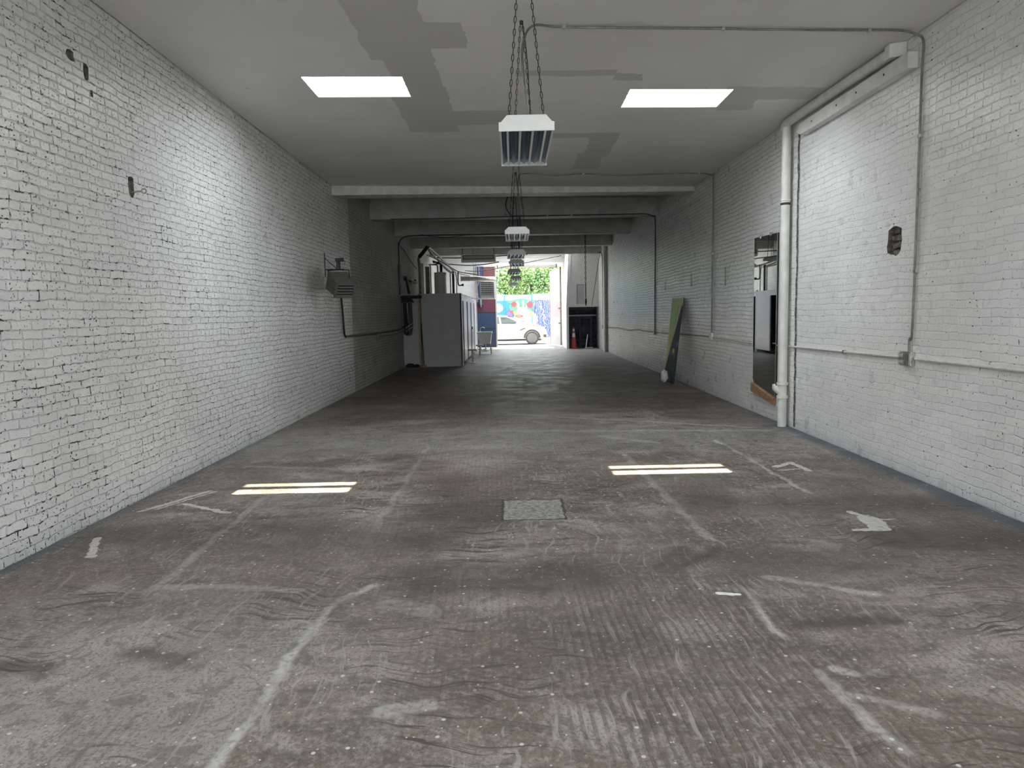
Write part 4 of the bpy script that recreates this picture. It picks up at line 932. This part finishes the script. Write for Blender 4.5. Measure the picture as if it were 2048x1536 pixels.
# doors of the street opening
bm = bm_new(); box(bm, -1.66, -.80, YD - .10, YD - .04, .02, 3.80)
d = struct('door_1', bm, M['door_l'], label='tall closed left door leaf painted dark blue and red')
bm = bm_new(); box(bm, -.80, -.735, YD - .13, YD - .01, .02, 3.80); obj('door_edge', bm, M['ac_grey'], d)
for z in (.9, 1.65, 2.4, 3.2):
    bm = bm_new(); box(bm, -1.66, -.80, YD - .115, YD - .10, z, z + .03); obj('cross_rail', bm, M['grille'], d)
bm = bm_new(); tube(bm, [(-1.5, YD - .2, 3.75), (-1.5, YD - .2, 2.0)], .16, 12, taper=[.17, .14]); obj('canvas_flap', bm, plain('navy_canvas', (.03, .04, .10), .7), d, smooth=True)
bm = bm_new(); m = Matrix.Translation((2.255, YD + .30, 0)) @ Matrix.Rotation(math.radians(99), 4, 'Z')
vs = box(bm, 0, 2.3, -.03, .03, .03, 3.62); xform(bm, vs, m); d = struct('door_2', bm, M['door_r'], label='tall right door leaf opened outward with pale mural')
bm = bm_new(); vs = box(bm, -.03, .03, -.045, .045, .03, 3.7); vs += box(bm, 2.27, 2.33, -.04, .04, .03, 3.64); xform(bm, vs, m); obj('door_edge', bm, M['wood_brown'], d)
bm = bm_new(); vs = box(bm, .9, 1.25, .03, .045, 2.75, 3.25); xform(bm, vs, m); obj('pale_square', bm, M['white'], d)
for z in (1.05, 1.75):
    bm = bm_new(); vs = box(bm, .05, .30, .03, .07, z, z + .05); xform(bm, vs, m); obj('bolt', bm, M['steel_dark'], d)
t = thing('door_track', 'beige roller tube over the top of the street doorway', 'roller', (-.70, YD - .20, 3.70))
bm = bm_new(); tube(bm, [(0, 0, 0), (2.75, 0, .0)], .055, 12); obj('roller', bm, M['insul'], t, smooth=True)
for x in (0.02, 2.73):
    bm = bm_new(); box(bm, x - .02, x + .02, -.07, .20, -.07, .09); obj('end_bracket', bm, M['steel_dark'], t)

# ------------------------------------------------------------------ outside
bm = bm_new(); box(bm, -40, 45, YD + .3, 36.0, -.25, -.01); struct('sidewalk', bm, M['sidewalk'], label='pale sidewalk outside the doorway')
bm = bm_new(); box(bm, -40, 45, 36.0, 46.2, -.3, -.03); struct('street', bm, M['asphalt'], label='street in front of the shop')
bm = bm_new(); box(bm, -40, 45, 46.2, 70, -.3, -.01); struct('ground', bm, M['sidewalk'], label='ground beyond the street')

# parked car, nose to the right
car = thing('parked_car', 'white car parked across the street doorway, nose to the right', 'car', (.95, 37.25, -.03))
HW = .90
# stations: x, sill z, belt z, roof z, roof half-width factor
st = [(.80, .30, .58, .60, .55), (.74, .24, .72, .74, .80), (.60, .20, .84, .88, .90), (.25, .20, .95, 1.00, .94), (-.15, .20, 1.02, 1.08, .92), (-.35, .20, 1.04, 1.13, .86), (-.85, .20, 1.06, 1.36, .78), (-1.30, .20, 1.07, 1.49, .74), (-1.90, .20, 1.08, 1.54, .73),
      (-2.55, .20, 1.10, 1.51, .72), (-3.10, .22, 1.12, 1.38, .70), (-3.42, .26, 1.12, 1.20, .72), (-3.66, .30, 1.06, 1.09, .78), (-3.76, .40, .90, .92, .80)]
def station(s):
    x, zs, zb, zr, k = s; w = HW * (1 if -3.5 < x < .6 else .93 if -3.7 < x < .7 else .80)
    half = [(w * .86, zs), (w * .98, zs + .10), (w, (zs + zb) / 2), (w * .985, zb - .06), (w * .95, zb), (w * (k + .10), zb + (zr - zb) * .6), (w * k, zr - .02), (w * k * .6, zr + .012)]
    return [(-y, z) for y, z in half] + [(y, z) for y, z in half[::-1]]
bm = bm_new(); rings = []
for s in st: rings.append([bm.verts.new((s[0], y, z)) for y, z in station(s)])
for a, b in zip(rings, rings[1:]):
    n = len(a)
    for i in range(n): bm.faces.new((a[i], a[(i + 1) % n], b[(i + 1) % n], b[i]))
bm.faces.new(rings[0]); bm.faces.new(rings[-1][::-1]); body = obj('body', bm, M['carpaint'], car, smooth=True)
def car_side(name, pts, mat, off=.012, parent=car):
    """panel laid just outside the car's side; pts are (x, z, y)"""
    for s in (-1, 1):
        bm = bm_new(); prism(bm, [(x, s * (y + off), z) for x, z, y in pts], (0, -s * .03, 0)); obj(name, bm, mat, parent)
def wy(z, k=.78): return HW * (.95 - (z - 1.07) / .42 * .14)
car_side('side_window', [(-.62, 1.08, .86), (-1.55, 1.10, .86), (-1.60, 1.44, .72), (-1.30, 1.42, .73), (-.95, 1.30, .78)], M['carglass'])
car_side('side_window', [(-1.65, 1.10, .86), (-2.60, 1.13, .86), (-2.62, 1.44, .72), (-1.70, 1.45, .72)], M['carglass'])
car_side('side_window', [(-2.70, 1.13, .86), (-3.15, 1.16, .82), (-2.95, 1.34, .76), (-2.72, 1.42, .72)], M['carglass'])
car_side('sill_trim', [(.45, .20, .84), (-3.35, .20, .84), (-3.35, .30, .88), (.45, .30, .88)], M['cartrim'])
car_side('headlamp', [(.74, .68, .79), (.35, .80, .865), (.33, .86, .85), (.72, .76, .76)], M['lamp_lens'])
car_side('fog_lamp', [(.74, .34, .80), (.60, .38, .85), (.60, .52, .86), (.74, .50, .80)], M['cartrim'])
car_side('vent_line', [(-.62, .76, .90), (-.35, .86, .895), (-.35, .83, .895), (-.60, .73, .90)], M['cartrim'])
car_side('door_seam', [(-.62, .34, .89), (-.63, .34, .89), (-.66, 1.07, .86), (-.65, 1.07, .86)], M['cartrim'], .008)
car_side('door_seam', [(-1.61, .34, .89), (-1.62, .34, .89), (-1.64, 1.08, .86), (-1.63, 1.08, .86)], M['cartrim'], .008)
bm = bm_new(); prism(bm, [(-.36, -.66, 1.145), (-.36, .66, 1.145), (-1.24, .58, 1.50), (-1.24, -.58, 1.50)], (0.008, 0, .012)); obj('windshield', bm, M['carglass'], car)
for s in (-1, 1):
    bm = bm_new(); lump(bm, (-.72, s * .98, 1.10), .085, (1.2, .9, .75), 2, .1, 2); m_ = obj('side_mirror', bm, M['carpaint'], car, smooth=True)
for wx in (0.0, -2.75):
    for s in (-1, 1):
        c = (wx, s * .80, .345)
        bm = bm_new(); pts = [(wx + .43 * math.cos(a), s * .905, .345 + .43 * math.sin(a)) for a in [PI * k / 14 for k in range(15)]] + [(wx + .355 * math.cos(a), s * .905, .345 + .355 * math.sin(a)) for a in [PI - PI * k / 14 for k in range(15)]]
        prism(bm, pts, (0, -s * .05, 0)); obj('wheel_arch', bm, M['cartrim'], car)
        bm = bm_new(); lathe(bm, [(.25, -.115), (.33, -.11), (.345, -.08), (.345, .08), (.33, .11), (.25, .115)], c, 36, 'Y'); w_ = obj('wheel', bm, M['tyre'], car, smooth=True)
        bm = bm_new(); lathe(bm, [(.235, s * .09), (.235, s * .116)], c, 30, 'Y'); obj('spoke_gap_shade', bm, M['black'], w_)  # black disc stands in for the shade between the spokes
        bm = bm_new()
        lathe(bm, [(.25, s * .112), (.25, s * .125), (.225, s * .128), (.222, s * .118)], c, 36, 'Y')
        for k in range(10):
            a = 2 * PI * k / 10; d = Vector((math.cos(a), 0, math.sin(a))); e = Vector((-math.sin(a), 0, math.cos(a))); cc = Vector(c) + Vector((0, s * .118, 0))
            prism(bm, [cc + d * .04 + e * .012, cc + d * .04 - e * .012, cc + d * .23 - e * .020, cc + d * .23 + e * .020], (0, s * .014, 0))
        lathe(bm, [(.05, s * .116), (.045, s * .138)], c, 16, 'Y'); obj('rim', bm, M['alloy'], w_)
bm = bm_new(); box(bm, .70, .82, -.55, .55, .30, .52); obj('lower_grille', bm, M['cartrim'], car, bevel=.02)

# mural fence across the street
FY = 47.0
fn = thing('mural_fence', 'blue painted fence with a colourful mural across the street', 'fence', (0, FY, -.01))
xs = [-9.0, -6.0, -3.2, -.55, 1.25, 3.6, 6.6, 9.6]
for a, b in zip(xs, xs[1:]):
    sc = a >= 1.2 and a < 6
    bm = bm_new(); box(bm, a + .01, b - .01, 0, .05, 0, 2.42); obj('painted_panel', bm, M['scribble'] if sc else M['fence_blue'], fn)
    bm = bm_new(); box(bm, a + .01, b - .01, -.01, .05, 2.42, 2.80 + (.05 if int(a) % 2 else 0)); obj('top_panel', bm, M['fence_top'], fn)
    bm = bm_new(); box(bm, b - .03, b + .03, -.04, .0, 0, 2.85); obj('post', bm, M['fence_blue'], fn)
PN = [0]
def paint(name, pts, mat, lay=1):
    PN[0] += 1; lay += PN[0] * .03
    bm = bm_new(); prism(bm, [(x, -.012 - .008 * lay, z) for x, z in pts], (0, .006, 0)); return obj(name, bm, M[mat], fn)
def ell(cx, cz_, rx, rz, n=20, w=0., a0=0.): return [(cx + rx * math.cos(t + a0) * (1 + w * math.sin(5 * t)), cz_ + rz * math.sin(t + a0) * (1 + w * math.cos(4 * t))) for t in [2 * PI * k / n for k in range(n)]]
paint('painted_moon', ell(-1.0, 1.95, .36, .30), 'm_white'); paint('painted_glow', ell(-1.05, 1.9, .2, .18), 'm_pink', 2)
paint('painted_shrub', ell(.55, 2.30, .85, .22, 24, .12), 'm_green'); paint('painted_shrub', ell(1.1, 2.05, .30, .34, 24, .1), 'm_green')
paint('painted_shrub', ell(.05, 2.0, .28, .32, 24, .1), 'm_green')
paint('painted_cloud', ell(.62, 1.45, .52, .55, 24, .04), 'm_white', 2); paint('painted_cloud', ell(.95, 1.15, .66, .62, 24, .04), 'm_white', 3); paint('painted_cloud', ell(.35, 1.1, .45, .4, 20, .05), 'm_white', 3)
paint('painted_horn', [(.22, 2.38), (.36, 2.40), (.50, 1.85), (.34, 1.80)], 'm_white', 4); paint('painted_horn', [(.62, 2.45), (.72, 2.45), (.76, 1.9), (.62, 1.9)], 'm_white', 4); paint('painted_horn', [(1.15, 2.35), (1.02, 2.40), (.72, 1.85), (.86, 1.80)], 'm_white', 4)
paint('painted_flower', ell(.07, 2.17, .19, .18, 22, .08), 'm_red', 5); paint('painted_flower', ell(1.12, 2.13, .22, .22, 22, .08), 'm_red', 5)
paint('painted_shape', ell(-.22, 1.5, .2, .32, 18, .1), 'm_purple', 4); paint('painted_shape', [(-.3, 1.72), (0, 1.80), (.12, 1.62), (-.05, 1.58)], 'm_red', 5)
paint('painted_shape', [(.0, 1.72), (.28, 1.70), (.2, 1.48), (.04, 1.50)], 'm_orange', 6); paint('painted_lips', ell(.4, 1.40, .27, .085, 16), 'm_dark', 6); paint('painted_lips', ell(.38, 1.40, .17, .03, 12), 'm_orange', 7)
paint('painted_leaf', [(.98, 1.35), (1.22, 1.78), (1.36, 1.62), (1.22, 1.38)], 'm_lime', 6)
lz = [(1.72, 2.35), (1.86, 2.12), (1.78, 1.96), (2.02, 1.74), (1.92, 1.5), (2.12, 1.30), (1.98, 1.05), (2.18, .8)]
for a, b in zip(lz, lz[1:]): paint('painted_bolt', [(a[0] - .025, a[1]), (a[0] + .025, a[1]), (b[0] + .025, b[1]), (b[0] - .025, b[1])], 'm_yellow', 4)

# leafy trees behind the fence
def tree(x, y, base, w, h, seed, label, mats, n=2600):
    rnd = random.Random(seed)
    t = thing('leafy_tree', label, 'tree', (x, y, -.01), group=None)
    bm = bm_new(); tube(bm, smooth_path([(0, 0, 0), (.1, 0, base * .6), (0, .1, base + h * .5)], 3), .12, 8); obj('trunk', bm, M['bark'], t, smooth=True)
    for mi, mat in enumerate(mats):
        bm = bm_new()
        blobs = [(rnd.uniform(-w, w) * .75, rnd.uniform(-.8, .8), base + h * rnd.uniform(.15, .85), rnd.uniform(.5, .9)) for _ in range(16)]
        for k in range(n // len(mats)):
            bx, by, bz, br = rnd.choice(blobs)
            d = Vector((rnd.gauss(0, 1), rnd.gauss(0, 1), rnd.gauss(0, 1))).normalized() * br * rnd.uniform(.75, 1.08) * (1.1 if mi else 1)
            p = Vector((bx, by, bz)) + d; s = rnd.uniform(.06, .13)
            u = Vector((rnd.gauss(0, 1), rnd.gauss(0, 1), rnd.gauss(0, 1))).normalized(); v = u.orthogonal().normalized()
            q = [p - u * s, p + v * s * .55, p + u * s, p - v * s * .55]; bm.faces.new([bm.verts.new(c) for c in q])
        obj('foliage', bm, M[mat], t)
tree(-3.2, 49.2, 1.7, 1.6, 3.6, 1, 'leafy tree behind the left part of the fence, mostly hidden by the door leaf', ['leaf', 'leaf2'])
tree(-.6, 49.3, 2.3, 1.5, 3.4, 2, 'leafy green tree behind the fence, left of the hanging lamps', ['leaf', 'leaf2'], 3200)
tree(1.3, 49.0, 2.0, 1.5, 3.1, 3, 'leafy green tree behind the fence, right of the hanging lamps', ['leaf', 'leaf2'], 3400)
tree(3.5, 49.4, 2.2, 1.6, 3.2, 4, 'leafy tree behind the fence by the right door leaf', ['leaf', 'leaf2'])
tree(5.9, 49.3, 1.8, 1.6, 3.4, 5, 'leafy tree behind the fence, hidden by the right wall', ['leaf', 'leaf2'], 1600)
t = thing('pink_house', 'pale pink brick house behind the trees', 'house', (3.0, 60, -.01))
bm = bm_new(); box(bm, -3.5, 5, 0, 5, 0, 7.5); obj('wall', bm, M['pinkwall'], t)
bm = bm_new(); box(bm, -3.7, 5.2, -.2, 5.2, 7.5, 7.8); obj('cornice', bm, M['white'], t)
for x in (-2.5, -.5, 1.5, 3.5):
    bm = bm_new(); box(bm, x, x + .9, -.05, .02, 4.6, 6.3); obj('window', bm, M['carglass'], t)
